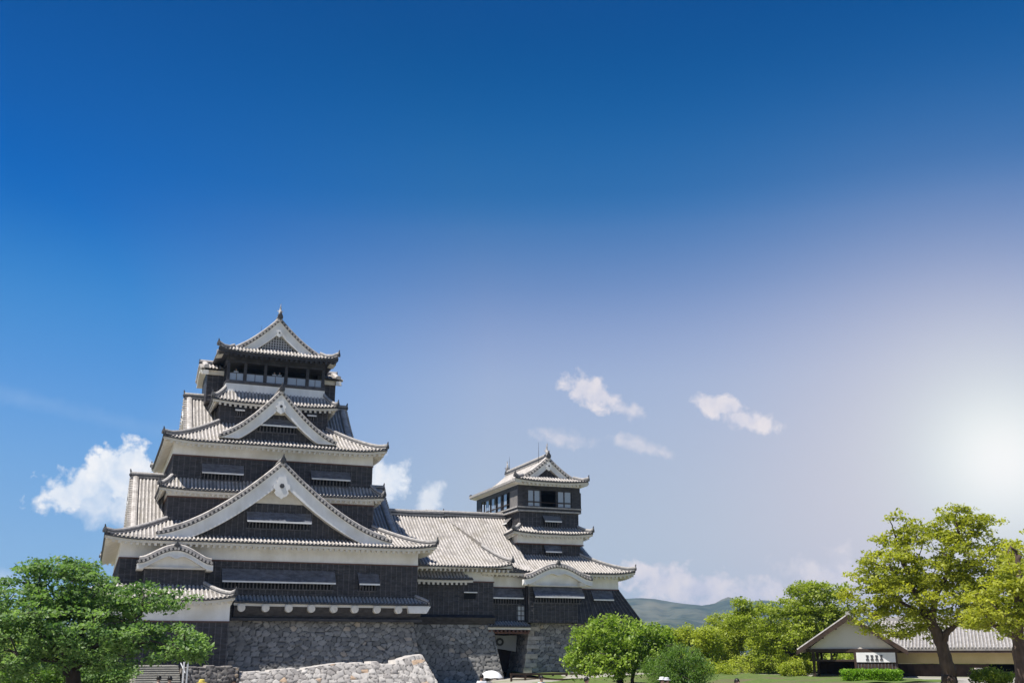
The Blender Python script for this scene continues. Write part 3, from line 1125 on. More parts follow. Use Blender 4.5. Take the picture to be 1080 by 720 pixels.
def stone_face(vs, fs, cols, P, Nrm, s0, s1, z0, ztop, res=0.075, cw=0.56, ch=0.38, depth=0.085, seed=0, corner=None):
    """displaced dry-stone face; P(s,z)->xyz, ztop float or f(s). appends numpy data"""
    rng = np.random.default_rng(seed)
    zt = ztop if callable(ztop) else (lambda s: np.full_like(np.asarray(s, float), ztop))
    ns = max(2, int((s1 - s0) / res))
    ss = np.linspace(s0, s1, ns)
    tops = zt(ss)
    nz = max(2, int((tops.max() - z0) / res))
    v = np.linspace(0, 1, nz)
    Sg = np.repeat(ss[:, None], nz, 1)
    Zg = z0 + (tops[:, None] - z0) * v[None, :]
    U, V = (Sg - s0) / cw, (Zg - z0) / ch
    gx, gz = int(U.max()) + 4, int(V.max()) + 4
    jx = rng.uniform(0.05, 0.95, (gx, gz))
    jz = rng.uniform(0.12, 0.88, (gx, gz))
    cid = rng.random((gx, gz, 4))
    iu, iv = np.floor(U).astype(int), np.floor(V).astype(int)
    F1 = np.full(U.shape, 9.0)
    F2 = np.full(U.shape, 9.0)
    C = np.zeros(U.shape + (4,))
    CUx = np.zeros(U.shape)
    CVx = np.zeros(U.shape)
    for dx in (-1, 0, 1):
        for dz in (-1, 0, 1):
            a, b = iu + dx + 1, iv + dz + 1
            a = np.clip(a, 0, gx - 1)
            b = np.clip(b, 0, gz - 1)
            px = (iu + dx) + jx[a, b] + 0.35 * ((iv + dz) % 2)
            pz = (iv + dz) + jz[a, b]
            d = np.sqrt((U - px) ** 2 * 1.0 + (V - pz) ** 2 * 1.0)
            near = d < F1
            F2 = np.where(near, F1, np.minimum(F2, d))
            C = np.where(near[..., None], cid[a, b], C)
            CUx = np.where(near, U - px, CUx)
            CVx = np.where(near, V - pz, CVx)
            F1 = np.where(near, d, F1)
    edge = np.clip((F2 - F1) / 0.16, 0, 1)
    edge = edge * edge * (3 - 2 * edge)
    disp = depth * edge * (0.55 + 0.45 * C[..., 0]) + (C[..., 1] - 0.5) * 0.07 * CUx * edge + (C[..., 2] - 0.5) * 0.07 * CVx * edge
    base = np.array([[P(Sg[i, j], Zg[i, j]) for j in range(nz)] for i in range(ns)])
    pos = base + disp[..., None] * np.array(Nrm)[None, None, :]
    b = len(vs)
    vs.extend(map(tuple, pos.reshape(-1, 3)))
    joint = np.clip(edge * 1.15, 0, 1)
    cols.extend(map(tuple, np.stack([C[..., 3], joint, C[..., 2], np.ones_like(joint)], -1).reshape(-1, 4)))
    for i in range(ns - 1):
        for j in range(nz - 1):
            q = b + i * nz + j
            fs.append((q, q + nz, q + nz + 1, q + 1))
    return pos[:, -1, :]


def stone_obj(name, vs, fs, cols, mat, parent=None):
    me = bpy.data.meshes.new(name)
    me.from_pydata([scaled(p) for p in vs], [], fs)
    ca = me.color_attributes.new('stone', 'FLOAT_COLOR', 'POINT')
    ca.data.foreach_set('color', np.array(cols, dtype=np.float32).ravel())
    me.polygons.foreach_set('use_smooth', [True] * len(fs))
    me.materials.append(mat)
    me.update()
    o = bpy.data.objects.new(name, me)
    COL.objects.link(o)
    if parent is not None:
        o.parent = parent
        o.matrix_parent_inverse = PINV.get(parent.name, Matrix())
    return o


def stone_base(x0, x1, y0, y1, z0, z1, batter, mat, label, seed, sides=('front', 'left', 'right'), **kw):
    """battered stone podium; x0.. at the top"""
    vs, fs, cols = [], [], []

    def off(z):
        t = (z1 - z) / (z1 - z0)
        return batter * (0.75 * t + 0.25 * t * t)
    k = batter / (z1 - z0)
    nn = math.hypot(1, k)
    if 'front' in sides:
        def Pf(s, z):
            o = off(z)
            t = (s - x0) / (x1 - x0)
            return (x0 - o + t * (x1 - x0 + 2 * o), y0 - o, z)
        stone_face(vs, fs, cols, Pf, (0, -1 / nn, k / nn), x0, x1, z0, z1, seed=seed, **kw)
    if 'left' in sides:
        def Pl(s, z):
            o = off(z)
            return (x0 - o, y0 - o + (s - y0) / (y1 - y0) * (y1 - y0 + o), z)
        stone_face(vs, fs, cols, Pl, (-1 / nn, 0, k / nn), y0, y1, z0, z1, seed=seed + 1, **kw)
    if 'right' in sides:
        def Pr(s, z):
            o = off(z)
            return (x1 + o, y0 - o + (s - y0) / (y1 - y0) * (y1 - y0 + o), z)
        stone_face(vs, fs, cols, Pr, (1 / nn, 0, k / nn), y0, y1, z0, z1, seed=seed + 2, **kw)
    b = len(vs)
    vs += [(x0 - 0.05, y0 - 0.05, z1 - 0.01), (x1 + 0.05, y0 - 0.05, z1 - 0.01), (x1 + 0.05, y1, z1 - 0.01), (x0 - 0.05, y1, z1 - 0.01)]
    cols += [(0.5, 1, 0.3, 1)] * 4
    fs.append((b, b + 1, b + 2, b + 3))
    o = stone_obj('stone_wall', vs, fs, cols, mat)
    tag(o, label, 'stone wall')
    return o


# ------------------------------------------------------------------ the great tower
CXK = 13.85          # centre line of the great tower
CYK = 101.0


def build_keep():
    k = thing('castle_tower', (CXK, CYK, 5.2), 'great black and white castle tower with stacked tiled roofs and two large white gables', 'castle')
    # storey one
    wall_block(k, CXK - 12.1, CXK + 12.1, 90, 112, 5.25, 9.9)
    band(k, CXK - 12.1, CXK + 12.1, 90, 112, 9.75, 11.35)
    skirt_roof(k, (CXK - 13.4, CXK + 13.4), (88.5, 113.5), (CXK - 8.75, CXK + 8.75, 93, 109), 11.08, 1.95, 1.5, lift=0.30)
    # storeys two and three
    wall_block(k, CXK - 8.75, CXK + 8.75, 93, 109, 12.2, 15.3)
    band(k, CXK - 8.75, CXK + 8.75, 93, 109, 15.12, 15.75)
    skirt_roof(k, (CXK - 9.55, CXK + 9.55), (92.2, 109.8), (CXK - 8.6, CXK + 8.6, 93.3, 108.7), 15.62, 1.02, 0.85, lift=0.18)
    wall_block(k, CXK - 8.6, CXK + 8.6, 93.3, 108.7, 15.9, 18.8)
    band(k, CXK - 8.6, CXK + 8.6, 93.3, 108.7, 18.68, 19.95)
    skirt_roof(k, (CXK - 9.6, CXK + 9.6), (91.9, 110.1), (CXK - 4.85, CXK + 4.85, 96, 106), 19.72, 2.45, {'front': 1.4, 'back': 1.4, 'left': 1.0, 'right': 1.0}, lift=0.30)
    # storey four
    wall_block(k, CXK - 4.85, CXK + 4.85, 96, 106, 21.3, 24.0)
    skirt_roof(k, (CXK - 5.6, CXK + 5.6), (95.15, 106.85), (CXK - 4.5, CXK + 4.5, 96.25, 105.75), 24.08, 1.25, 0.85, lift=0.20)
    # top storey: white skirting, gallery behind posts, black head wall
    band(k, CXK - 4.45, CXK + 4.45, 96.2, 105.8, 24.5, 25.95)
    build_gallery(k)
    hw, ze = 5.45, 28.72
    ft = lambda a: ze + 3.75 * max(0.0, 1 - abs(a) / hw) ** 1.6
    tr, _ = skirt_roof(k, (CXK - hw, CXK + hw), (95.1, 106.9), (CXK - hw + 1.5, CXK + hw - 1.5, 96.4, 105.6), ze, 0.72, 1.1, lift=0.24, sides=('front', 'back'),
                       soffit=M_BLACK, name='roof')
    g = gable(tr, lambda a, b, z: (CXK + a, 96.45 + b, z), hw, ft, 9.1, ped_z=29.38, pendant=(31.0, 0.42), bw=0.60, recess=0.3, grid=True, verge=0.28)
    # soffits along the sides of the top roof
    for sg in (-1, 1):
        so = MB()
        x0, x1 = CXK + sg * 4.4, CXK + sg * (hw - 0.05)
        so.face([(x0, 95.2, 28.62), (x1, 95.2, 28.62), (x1, 106.8, 28.62), (x0, 106.8, 28.62)], 0)
        so.face([(x1, 95.2, 28.62), (x1, 106.8, 28.62), (x1, 106.8, 28.78), (x1, 95.2, 28.78)], 0)
        so.build('soffit', [M_BLACK], tr)
    for sg in (-1, 1):
        pts = [(CXK + sg * (hw - 0.0), 95.1, ze + 0.50), (CXK + sg * (hw - 0.5), 95.5, ze + 0.34), (CXK + sg * (hw - 1.0), 95.95, ze + 0.42), (CXK + sg * (hw - 1.45), 96.4, ze + 0.72)]
        hip_ridge(pts, tr, 0.3, True)
    shachi(k, (CXK, 96.45, 32.95), (0, -1, 0), 0.72)
    shachi(k, (CXK, 105.3, 32.95), (0, 1, 0), 0.72)
    rod(k, (CXK - 0.6, 104.6, 32.3), 1.9)
    # front gables
    hw1 = 9.6
    f1 = lambda a: 11.72 + 6.05 * max(0.0, 1 - abs(a) / hw1) ** 1.52
    g1 = gable(k, lambda a, b, z: (CXK + a, 89.45 + b, z), hw1, f1, lambda a: 3.9 if f1(a) > 13.2 else max(0.5, (f1(a) - 11.3) / 0.42 + 0.4), ped_z=11.4, ped_split=14.45, pendant=(15.55, 1.05), bw=0.82, recess=0.5)
    shutter(g1, 11.25, 16.5, 89.95, 12.85, 13.65, 0.7)
    hw2 = 5.05
    f2 = lambda a: 20.45 + 4.2 * max(0.0, 1 - abs(a) / hw2) ** 1.45
    g2 = gable(k, lambda a, b, z: (CXK + a, 92.6 + b, z), hw2, f2, lambda a: 3.75 if f2(a) > 22.0 else max(0.5, (f2(a) - 20.0) / 0.58 + 0.3), ped_z=20.3, ped_split=22.65, pendant=(23.1, 0.68), bw=0.62, recess=0.45)
    shutter(g2, 12.0, 15.45, 93.05, 21.55, 22.2, 0.55)
    # side gables of the first and third roofs
    for sg in (-1, 1):
        hs = 8.4
        fs_ = lambda a: 11.9 + 5.75 * max(0.0, 1 - abs(a) / hs) ** 1.35
        X = CXK + sg * 11.35
        gable(k, lambda a, b, z, X=X, sg=sg: (X - sg * b, CYK + a * sg, z), hs, fs_, 2.75, ped_z=11.6, ped_split=14.6, pendant=(15.5, 1.0), bw=0.8, recess=0.5)
        hs3 = 5.6
        f3 = lambda a: 20.7 + 4.6 * max(0.0, 1 - abs(a) / hs3) ** 1.3
        X3 = CXK + sg * 7.35
        gable(k, lambda a, b, z, X=X3, sg=sg: (X - sg * b, CYK + a * sg, z), hs3, f3, 2.6, ped_z=20.5, ped_split=22.7, pendant=(23.3, 0.8), bw=0.6, recess=0.45)
        # bow-gabled bays on the sides of the top storey
        bx0, bx1 = sorted((CXK + sg * 4.47, CXK + sg * 5.95))
        wall_block(k, bx0, bx1, 98.6, 103.4, 24.6, 27.6, name='bay', faces=('front',))
        Xb = CXK + sg * 6.25
        karahafu(k, lambda a, b, z, X=Xb, sg=sg: (X - sg * b, CYK + a * sg, z), 3.0, 27.55, 1.05, 1.8, ped_z=27.3, thick=0.5)
        cb = MB()
        a0, a1 = sorted((CXK + sg * 4.5, CXK + sg * 6.2))
        cb.box(a0, a1, 98.3, 98.55, 27.15, 27.55)
        cb.build('bay_cornice', [M_CREAM], k)
    # bow-gabled bay over the annex
    wall_block(k, 3.65, 8.15, 88.85, 90.02, 6.3, 9.2, name='bay', batten=0.5)
    karahafu(k, lambda a, b, z: (5.85 + a, 88.25 + b, z), 2.85, 9.25, 1.15, 2.0, ped_z=8.95, thick=0.52)
    cb = MB()
    cb.box(3.0, 3.5, 88.1, 90, 8.70, 9.02)
    cb.box(8.2, 8.7, 88.1, 90, 8.70, 9.02)
    cb.box(3.3, 8.4, 88.40, 88.83, 8.82, 8.95)
    cb.build('bay_cornice', [M_CREAM], k)
    # shutters
    shutter(k, 9.6, 18.75, 89.97, 8.0, 9.0, 0.8)
    shutter(k, 20.75, 22.5, 89.97, 8.0, 8.9, 0.8)
    shutter(k, 7.65, 11.1, 93.27, 17.15, 17.95, 0.55)
    shutter(k, 16.95, 20.4, 93.27, 17.15, 17.9, 0.55)
    shutter(k, 10.3, 11.15, 95.97, 23.35, 23.9, 0.45)
    shutter(k, 16.75, 17.6, 95.97, 23.35, 23.9, 0.45)
    # stone-drop pent roof on round plastered beam ends
    pent, _ = skirt_roof(k, (10.62, CXK + 13.0), (89.05, 91), (10.7, CXK + 12.0, 89.98, 90.9), 6.42, 0.52, 0.9, lift=0.05, sides=('front',), raft=False, name='pent_roof', step=0.30)
    hip_ridge([(CXK + 13.0, 89.05, 6.48), (CXK + 12.5, 89.5, 6.75), (CXK + 12.0, 90.0, 7.0)], pent, 0.25, True)
    pw = MB()
    pw.hexa([(10.7, 89.75, 5.22), (CXK + 12.3, 89.75, 5.22), (CXK + 12.3, 89.95, 5.22), (10.7, 89.95, 5.22), (10.7, 89.3, 6.3), (CXK + 12.6, 89.3, 6.3), (CXK + 12.6, 89.95, 6.3), (10.7, 89.95, 6.3)])
    pw.box(10.5, CXK + 12.5, 89.45, 90.3, 5.0, 5.215)
    pw.build('stone_drop', [M_BLACK], k)
    for x in (11.22, 13.13, 14.98, 16.82, 18.66, 20.42, 22.3, 24.15):
        b = MB()
        b.tube([(x, 88.98, 5.98), (x, 89.7, 5.98)], 0.31, 14)
        b.box(x - 0.30, x + 0.30, 89.05, 89.6, 6.05, 6.28)
        b.build('beam_end', [M_CREAM], k)
    b = MB()
    b.hexa([(25.05, 88.98, 5.72), (26.6, 88.98, 5.72), (26.6, 89.6, 5.72), (25.05, 89.6, 5.72), (24.9, 88.98, 6.3), (26.95, 88.98, 6.3), (26.95, 89.6, 6.3), (24.9, 89.6, 6.3)])
    b.build('beam_end', [M_WHITE], k)
    return k


def build_gallery(k):
    x0, x1, y0, y1 = CXK - 4.45, CXK + 4.45, 96.2, 105.8
    core = MB()
    core.box(x0 + 1.2, x1 - 1.2, y0 + 2.2, y1 - 1.2, 25.9, 28.6)
    core.box(x0 + 0.1, x1 - 0.1, y0 + 0.1, y1 - 0.1, 25.85, 26.0)
    core.build('inner_room', [M_VOID], k)
    head = MB()
    head.box(x0, x1, y0, y1, 27.95, 28.93)
    head.box(x0 - 0.06, x1 + 0.06, y0 - 0.06, y1 + 0.06, 27.93, 28.08)
    head.build('wall', [M_BLACK], k)
    sill = MB()
    sill.box(x0 - 0.10, x1 + 0.10, y0 - 0.10, y1 + 0.1, 25.97, 26.14)
    for sgn, y in ((0, y0),):
        sill.box(x0, x1, y0 - 0.02, y0 + 0.10, 26.14, 26.28)
    sill.box(x0 + 1.6, x1 - 2.0, y0 - 0.2, y0 - 0.11, 26.08, 26.15)
    sill.build('gallery_sill', [M_BATTEN], k)
    posts = [x0 + 0.12, 11.02, 12.83, 14.73, 16.70, x1 - 0.12]
    for x in posts:
        m = MB()
        m.box(x - 0.13, x + 0.13, y0 - 0.015, y0 + 0.24, 26.145, 27.925)
        m.build('post', [M_BLACK], k)
    for y in (98.5, 100.9, 103.3, y1 - 0.13):
        for x in (x0 + 0.12, x1 - 0.12):
            m = MB()
            m.box(x - 0.13, x + 0.13, y - 0.13, y + 0.13, 26.145, 27.925)
            m.build('post', [M_BLACK], k)
    for a, b in zip(posts[:-1], posts[1:]):
        m = MB()
        m.box(a + 0.16, b - 0.16, y0 + 0.13, y0 + 0.16, 26.30, 26.95)
        w = m.build('window', [M_PANE], k)
        fr = MB()
        fr.box(a + 0.14, b - 0.14, y0 + 0.10, y0 + 0.18, 26.955, 27.01)
        c = (a + b) / 2
        fr.box(c - 0.03, c + 0.03, y0 + 0.105, y0 + 0.175, 26.285, 26.95)
        fr.build('window_frame', [M_BATTEN], w)


build_keep()


def build_annex():
    a = thing('castle_annex', (5.5, 89, 1.2), 'low black annex with a white plaster band, partly hidden by the large left cherry tree', 'annex')
    wall_block(a, 0.2, 10.05, 87, 89.9, 1.0, 5.0)
    band(a, 0.2, 10.05, 87, 89.9, 4.88, 6.42)
    skirt_roof(a, (-0.6, 10.35), (86.15, 90.6), (0.8, 8.2, 88.83, 89.6), 6.42, 1.15, 0.85, lift=0.32, sides=('front', 'right', 'left'))
    return a


build_annex()


# ------------------------------------------------------------------ the wing between the towers
def build_wing():
    w = thing('castle_wing', (30, 96, 5), 'low castle wing with a broad pale tiled roof joining the two towers', 'castle wing')
    wall_block(w, 26.2, 34.2, 93.5, 104, 5.05, 8.9)
    band(w, 26.3, 34.2, 93.5, 104, 8.78, 10.3)
    # main roof: straight eave, ridge behind, hipped end on the right
    x0, x1, ye, yr, ze, zr = 26.0, 35.7, 92.35, 100.2, 9.98, 15.3
    xr = 31.4
    tiles = MB()
    n = round((x1 - x0) / 0.30)

    def z(t):
        return ze + (zr - ze) * (0.80 * t + 0.20 * t * t)

    def tmax(x):
        return 1.0 if x <= xr else max(0.0, (x1 - x) / (x1 - xr))

    def lf(x, t):
        q = max(0, 1 - (x1 - x) / 2.5)
        return 0.35 * q * q * (1 - t) ** 2
    K = 10
    for i in range(n):
        xa, xb = x0 + (x1 - x0) * i / n, x0 + (x1 - x0) * (i + 1) / n
        for kk in range(K):
            q = []
            for x, c in ((xa, kk), (xb, kk), (xb, kk + 1), (xa, kk + 1)):
                t = tmax(x) * c / K
                q.append((x, ye + (yr - ye) * t, z(t) + lf(x, t)))
            tiles.face(q, 1)
        xm = (xa + xb) / 2
        tm = tmax(xm)
        vs, fs = [], []
        for kk in range(K + 1):
            t = tm * kk / K
            for j in range(5):
                an = math.pi * j / 4
                vs.append((xm + 0.085 * math.cos(an), ye + (yr - ye) * t, z(t) + lf(xm, t) + 0.02 + 0.09 * math.sin(an)))
        for kk in range(K):
            for j in range(4):
                b = kk * 5 + j
                fs.append((b, b + 1, b + 6, b + 5))
        tiles.add(vs, fs, 0)
        ring = [(xm + 0.10 * math.cos(q), ye - 0.05, z(0) + lf(xm, 0) + 0.015 + 0.105 * math.sin(q)) for q in [2 * math.pi * u / 8 for u in range(8)]]
        tiles.add(ring, [tuple(range(8))], 2)
        tiles.face([(xa, ye, z(0) + lf(xa, 0) - 0.1), (xb, ye, z(0) + lf(xb, 0) - 0.1), (xb, ye, z(0) + lf(xb, 0)), (xa, ye, z(0) + lf(xa, 0))], 2)
    # right hip slope and back slope
    tiles.face([(x1, ye, ze + 0.30), (xr, yr, zr - 0.02), (xr, yr, zr - 1.4), (x1, ye, ze - 0.25)], 1)
    tiles.face([(x0, yr, zr), (xr, yr, zr), (x1, 107, ze), (x0, 107, ze)], 1)
    r = tiles.build('roof', [M_RIB, M_PAN, M_TILEDARK], w)
    ev = MB()
    ev.hexa([(x0, ye + 0.08, ze - 0.30), (x1, ye + 0.08, ze - 0.05), (x1, 93.45, ze + 0.2), (x0, 93.45, ze + 0.1), (x0, ye + 0.08, ze - 0.09), (x1, ye + 0.08, ze + 0.2), (x1, 93.45, ze + 0.45), (x0, 93.45, ze + 0.5)])
    for i in range(22):
        x = x0 + 0.3 + i * 0.43
        if x < x1:
            ev.box(x - 0.08, x + 0.08, ye + 0.15, 93.4, ze - 0.42, ze - 0.2)
    ev.build('eave', [M_CREAM], r)
    pts = [(25.4, yr, zr + 0.1), (28, yr, zr + 0.06), (xr, yr, zr + 0.12)]
    mb = MB()
    mb.sweep(pts, RIDGE_PROF(0.45, 0.5), 0)
    mb.sweep([Vector(p) + Vector((0, 0, 0.06)) for p in pts], [(-0.25, 0), (0.25, 0), (0.25, 0.14), (-0.25, 0.14)], 1)
    rr = mb.build('ridge', [M_RIDGE, M_TILEDARK], r)
    end_tile(Vector((xr, yr, zr + 0.3)), Vector((1, 0, 0)), rr)
    hp = []
    for kk in range(5):
        t = 0.42 * kk / 4
        x = x1 - (x1 - xr) * t
        hp.append((x, ye + (yr - ye) * t, z(t) + lf(x, t) + 0.1 + (0.1 if kk == 0 else 0)))
    hip_ridge(hp, r, 0.34, True)
    # second, lower pent roof at the left under the main eave
    skirt_roof(w, (25.9, 32.0), (92.6, 94.2), (25.95, 31.2, 93.48, 94.0), 8.85, 0.75, 0.85, lift=0.06, sides=('front',), name='pent_roof', raft=True)
    ww = MB()
    ww.box(31.4, 32.5, 93.38, 93.5, 7.2, 7.85, 0)
    ww.box(31.35, 32.6, 93.2, 93.35, 7.72, 7.82, 1)
    ww.build('window', [M_VOID, M_WHITE], w)
    sd = MB()
    sd.hexa([(26.3, 93.42, 4.95), (34.3, 93.42, 4.95), (34.3, 93.49, 4.95), (26.3, 93.49, 4.95), (26.3, 92.98, 5.55), (34.3, 92.98, 5.55), (34.3, 93.49, 5.8), (26.3, 93.49, 5.8)])
    sd.build('stone_drop', [M_BLACK], w)
    return w


build_wing()


# ------------------------------------------------------------------ the small tower
CXS, CYS = 42.62, 106.3


def build_small_keep():
    k = thing('castle_tower', (CXS, CYS, 5), 'smaller black castle tower with a glazed top storey, right of the great tower', 'castle')
    wall_block(k, 34.6, 49.2, 98, 115, 5.35, 8.7)
    band(k, 34.6, 49.2, 98, 115, 8.6, 10.25)
    # first roof
    r1, _ = skirt_roof(k, (36.8, 50.6), (96.75, 116), (39.35, 46.0, 100, 112.4), 10.02, 1.85, 1.25, lift=0.30, sides=('front', 'right'))
    # the higher roof running left to the wing: it grows out of the wing's slope along the hip line
    tiles = MB()
    x0, x1, ye, yr, ze, zr = 32.7, 39.4, 96.75, 104.2, 9.95, 15.95
    n = round((x1 - x0) / 0.30)
    K = 9
    kS, lS = PLACE

    def zwing(y):
        t = (y * kS - 92.35) / 7.85
        return (9.98 + 5.32 * (0.80 * t + 0.20 * t * t) - 0.03 - lS) / kS

    def yhip(x):
        return (92.35 + 7.85 * (35.7 - x * kS) / 4.3) / kS

    def zz(x, y):
        u = (y - ye) / (yr - ye)
        zs = ze + (zr - ze) * (0.97 * u + 0.03 * u * u)
        w = max(0.0, min(1.0, (x - (35.7 - 4.3 * (y * kS - 92.35) / 7.85) / kS) / 2.2))
        return zwing(y) * (1 - w) + zs * w
    for i in range(n):
        xa, xb = x0 + (x1 - x0) * i / n, x0 + (x1 - x0) * (i + 1) / n
        xm = (xa + xb) / 2
        ya, yb, ym = max(ye, yhip(xa)), max(ye, yhip(xb)), max(ye, yhip(xm))
        for kk in range(K):
            f0, f1 = kk / K, (kk + 1) / K
            q = [(xa, ya + (yr - ya) * f0), (xb, yb + (yr - yb) * f0), (xb, yb + (yr - yb) * f1), (xa, ya + (yr - ya) * f1)]
            tiles.face([(x, y, zz(x, y)) for x, y in q], 1)
        vs, fs = [], []
        for kk in range(K + 1):
            y = ym + (yr - ym) * kk / K
            for j in range(5):
                an = math.pi * j / 4
                vs.append((xm + 0.085 * math.cos(an), y - (0.03 if kk == 0 else 0), zz(xm, y) + 0.02 + 0.09 * math.sin(an)))
        for kk in range(K):
            for j in range(4):
                b = kk * 5 + j
                fs.append((b, b + 1, b + 6, b + 5))
        tiles.add(vs, fs, 0)
    # the eave strip, which starts under the corner of the wing's eave
    xa = 35.6
    while xa < x1:
        xb = xa + 0.30
        ys = 97.6
        zs = lambda y: ze + (zr - ze) * 0.97 * (y - ye) / (yr - ye) - 0.01
        tiles.face([(xa, ye, zs(ye)), (xb, ye, zs(ye)), (xb, ys, zs(ys)), (xa, ys, zs(ys))], 1)
        tiles.face([(xa, ye, ze - 0.1), (xb, ye, ze - 0.1), (xb, ye, ze), (xa, ye, ze)], 2)
        xm = (xa + xb) / 2
        tiles.add([(xm + 0.10 * math.cos(q), ye - 0.05, ze + 0.015 + 0.105 * math.sin(q)) for q in [2 * math.pi * u / 8 for u in range(8)]], [tuple(range(8))], 2)
        vs = [(xm + 0.085 * math.cos(math.pi * j / 4), y, zs(y) + 0.02 + 0.09 * math.sin(math.pi * j / 4)) for y in (ye - 0.03, ys) for j in range(5)]
        tiles.add(vs, [(j, j + 1, j + 6, j + 5) for j in range(4)], 0)
        xa = xb
    tiles.face([(x0, yr, zr), (x1, yr, zr), (x1, 111, 10.4), (x0, 111, 10.4)], 1)
    r2 = tiles.build('roof', [M_RIB, M_PAN, M_TILEDARK], k)
    ev = MB()
    ev.hexa([(34.3, ye + 0.08, ze - 0.30), (39.3, ye + 0.08, ze - 0.30), (39.3, 97.95, ze + 0.1), (34.3, 97.95, ze + 0.1), (34.3, ye + 0.08, ze - 0.09), (39.3, ye + 0.08, ze - 0.09), (39.3, 97.95, ze + 0.5), (34.3, 97.95, ze + 0.5)])
    for i in range(11):
        x = 34.6 + i * 0.43
        ev.box(x - 0.08, x + 0.08, ye + 0.15, 97.9, ze - 0.42, ze - 0.2)
    ev.build('eave', [M_CREAM], r2)
    mb = MB()
    mb.sweep([(30.8, yr, zr + 0.08), (x1, yr, zr + 0.08)], RIDGE_PROF(0.42, 0.45), 0)
    mb.sweep([(30.8, yr, zr + 0.13), (x1, yr, zr + 0.13)], [(-0.23, 0), (0.23, 0), (0.23, 0.14), (-0.23, 0.14)], 1)
    mb.build('ridge', [M_RIDGE, M_TILEDARK], r2)
    # storey two
    wall_block(k, 39.35, 46.0, 100, 112.4, 10.8, 13.2)
    band(k, 39.35, 46.0, 100, 112.4, 13.05, 13.95, p=0.28)
    skirt_roof(k, (38.35, 47.05), (98.95, 113.4), (39.45, 45.9, 100.2, 112.2), 13.98, 0.72, 1.0, lift=0.22)
    # storey three, lower part
    wall_block(k, 39.5, 45.95, 100.2, 112.3, 14.3, 16.3)
    build_small_gallery(k)
    # top roof
    hw, ze = 4.05, 19.25
    ft = lambda a: ze + 2.55 * max(0.0, 1 - abs(a) / hw) ** 1.55
    x0, x1 = CXS - hw, CXS + hw
    tr, _ = skirt_roof(k, (x0, x1), (99.0, 113.3), (x0 + 1.25, x1 - 1.25, 100.1, 112.2), ze, 0.55, 0.95, lift=0.25, sides=('front', 'back'))
    g = gable(tr, lambda a, b, z: (CXS + a, 100.15 + b, z), hw, ft, 12.1, ped_z=19.72, pendant=(20.85, 0.5), bw=0.42, recess=0.25, verge=0.22)
    for sg in (-1, 1):
        hip_ridge([(CXS + sg * hw, 99.0, ze + 0.38), (CXS + sg * (hw - 0.45), 99.4, ze + 0.28), (CXS + sg * (hw - 1.2), 100.1, ze + 0.55)], tr, 0.3, True)
    for sg in (-1, 1):
        so = MB()
        xa, xb = CXS + sg * 3.4, CXS + sg * (hw - 0.02)
        so.hexa([(xa, 99.1, ze - 0.30), (xb, 99.1, ze - 0.22), (xb, 113.2, ze - 0.22), (xa, 113.2, ze - 0.30), (xa, 99.1, ze + 0.05), (xb, 99.1, ze - 0.03), (xb, 113.2, ze - 0.03), (xa, 113.2, ze + 0.05)], 0)
        so.box(min(xb, xb + sg * 0.06), max(xb, xb + sg * 0.06), 99.05, 113.25, ze - 0.12, ze + 0.12, 1)
        so.build('eave', [M_CREAM, M_RIDGE], tr)
    shachi(k, (CXS, 100.4, 22.2), (0, -1, 0), 0.8)
    shachi(k, (CXS, 111.9, 22.2), (0, 1, 0), 0.8)
    rod(k, (CXS - 0.5, 101.4, 21.5), 2.2)
    rod(k, (CXS - 0.1, 111.0, 22.0), 1.8)
    # right side gable
    hs = 6.4
    fs_ = lambda a: 10.9 + 3.3 * max(0.0, 1 - abs(a) / hs) ** 1.3
    gable(k, lambda a, b, z: (48.2 - b, 106.2 + a, z), hs, fs_, 2.2, ped_z=10.5, pendant=(12.6, 0.7), bw=0.5, recess=0.4)
    # bow-gabled bay with a long shutter
    wall_block(k, 39.15, 44.2, 96.95, 98.02, 5.3, 8.75, name='bay')
    karahafu(k, lambda a, b, z: (41.95 + a, 96.35 + b, z), 3.6, 9.35, 1.25, 3.0, ped_z=8.7, thick=0.62)
    cb = MB()
    cb.box(38.9, 39.6, 96.2, 98, 8.72, 9.1)
    cb.box(44.2, 44.9, 96.2, 98, 8.72, 9.1)
    cb.box(39.0, 44.9, 96.5, 96.93, 8.66, 8.78)
    cb.build('bay_cornice', [M_CREAM], k)
    shutter(k, 39.5, 44.65, 96.93, 7.62, 8.6, 0.75)
    shutter(k, 35.3, 38.75, 97.97, 7.5, 8.4, 0.7)
    shutter(k, 46.2, 48.4, 97.97, 7.5, 8.45, 0.65)
    shutter(k, 42.0, 43.75, 99.97, 12.2, 13.0, 0.55, mat=M_SHUT)
    shutter(k, 42.0, 43.85, 100.17, 15.25, 15.85, 0.6, mat=M_GREYSHUT)
    shutter(k, -104.2, -102.2, 0, 15.2, 15.8, 0.6, mat=M_GREYSHUT, T=lambda x, y, z: (39.47 + y, -x, z))
    # flaring stone-drop skirt at the right corner
    fl = MB()
    fl.hexa([(44.3, 97.2, 5.25), (51.6, 97.2, 5.25), (51.6, 112, 5.25), (44.3, 112, 5.25), (44.3, 97.9, 8.5), (49.3, 97.9, 8.5), (49.3, 112, 8.5), (44.3, 112, 8.5)])
    for i in range(16):
        t = i / 15
        xa, xb = 44.35 + t * 7.2, 44.35 + t * 4.9
        fl.bar((xa, 97.17, 5.27), (xb, 97.87, 8.48), 0.07, 0.05, 1, up=(0, -1, 0.2))
    fl.build('stone_drop', [M_BLACK, M_BATTEN], k)
    lw = MB()
    lw.box(38.3, 39.05, 97.85, 97.97, 5.45, 6.9, 0)
    for i in range(4):
        lw.box(38.25, 39.1, 97.8, 97.84, 5.45 + i * 0.45, 5.53 + i * 0.45, 1)
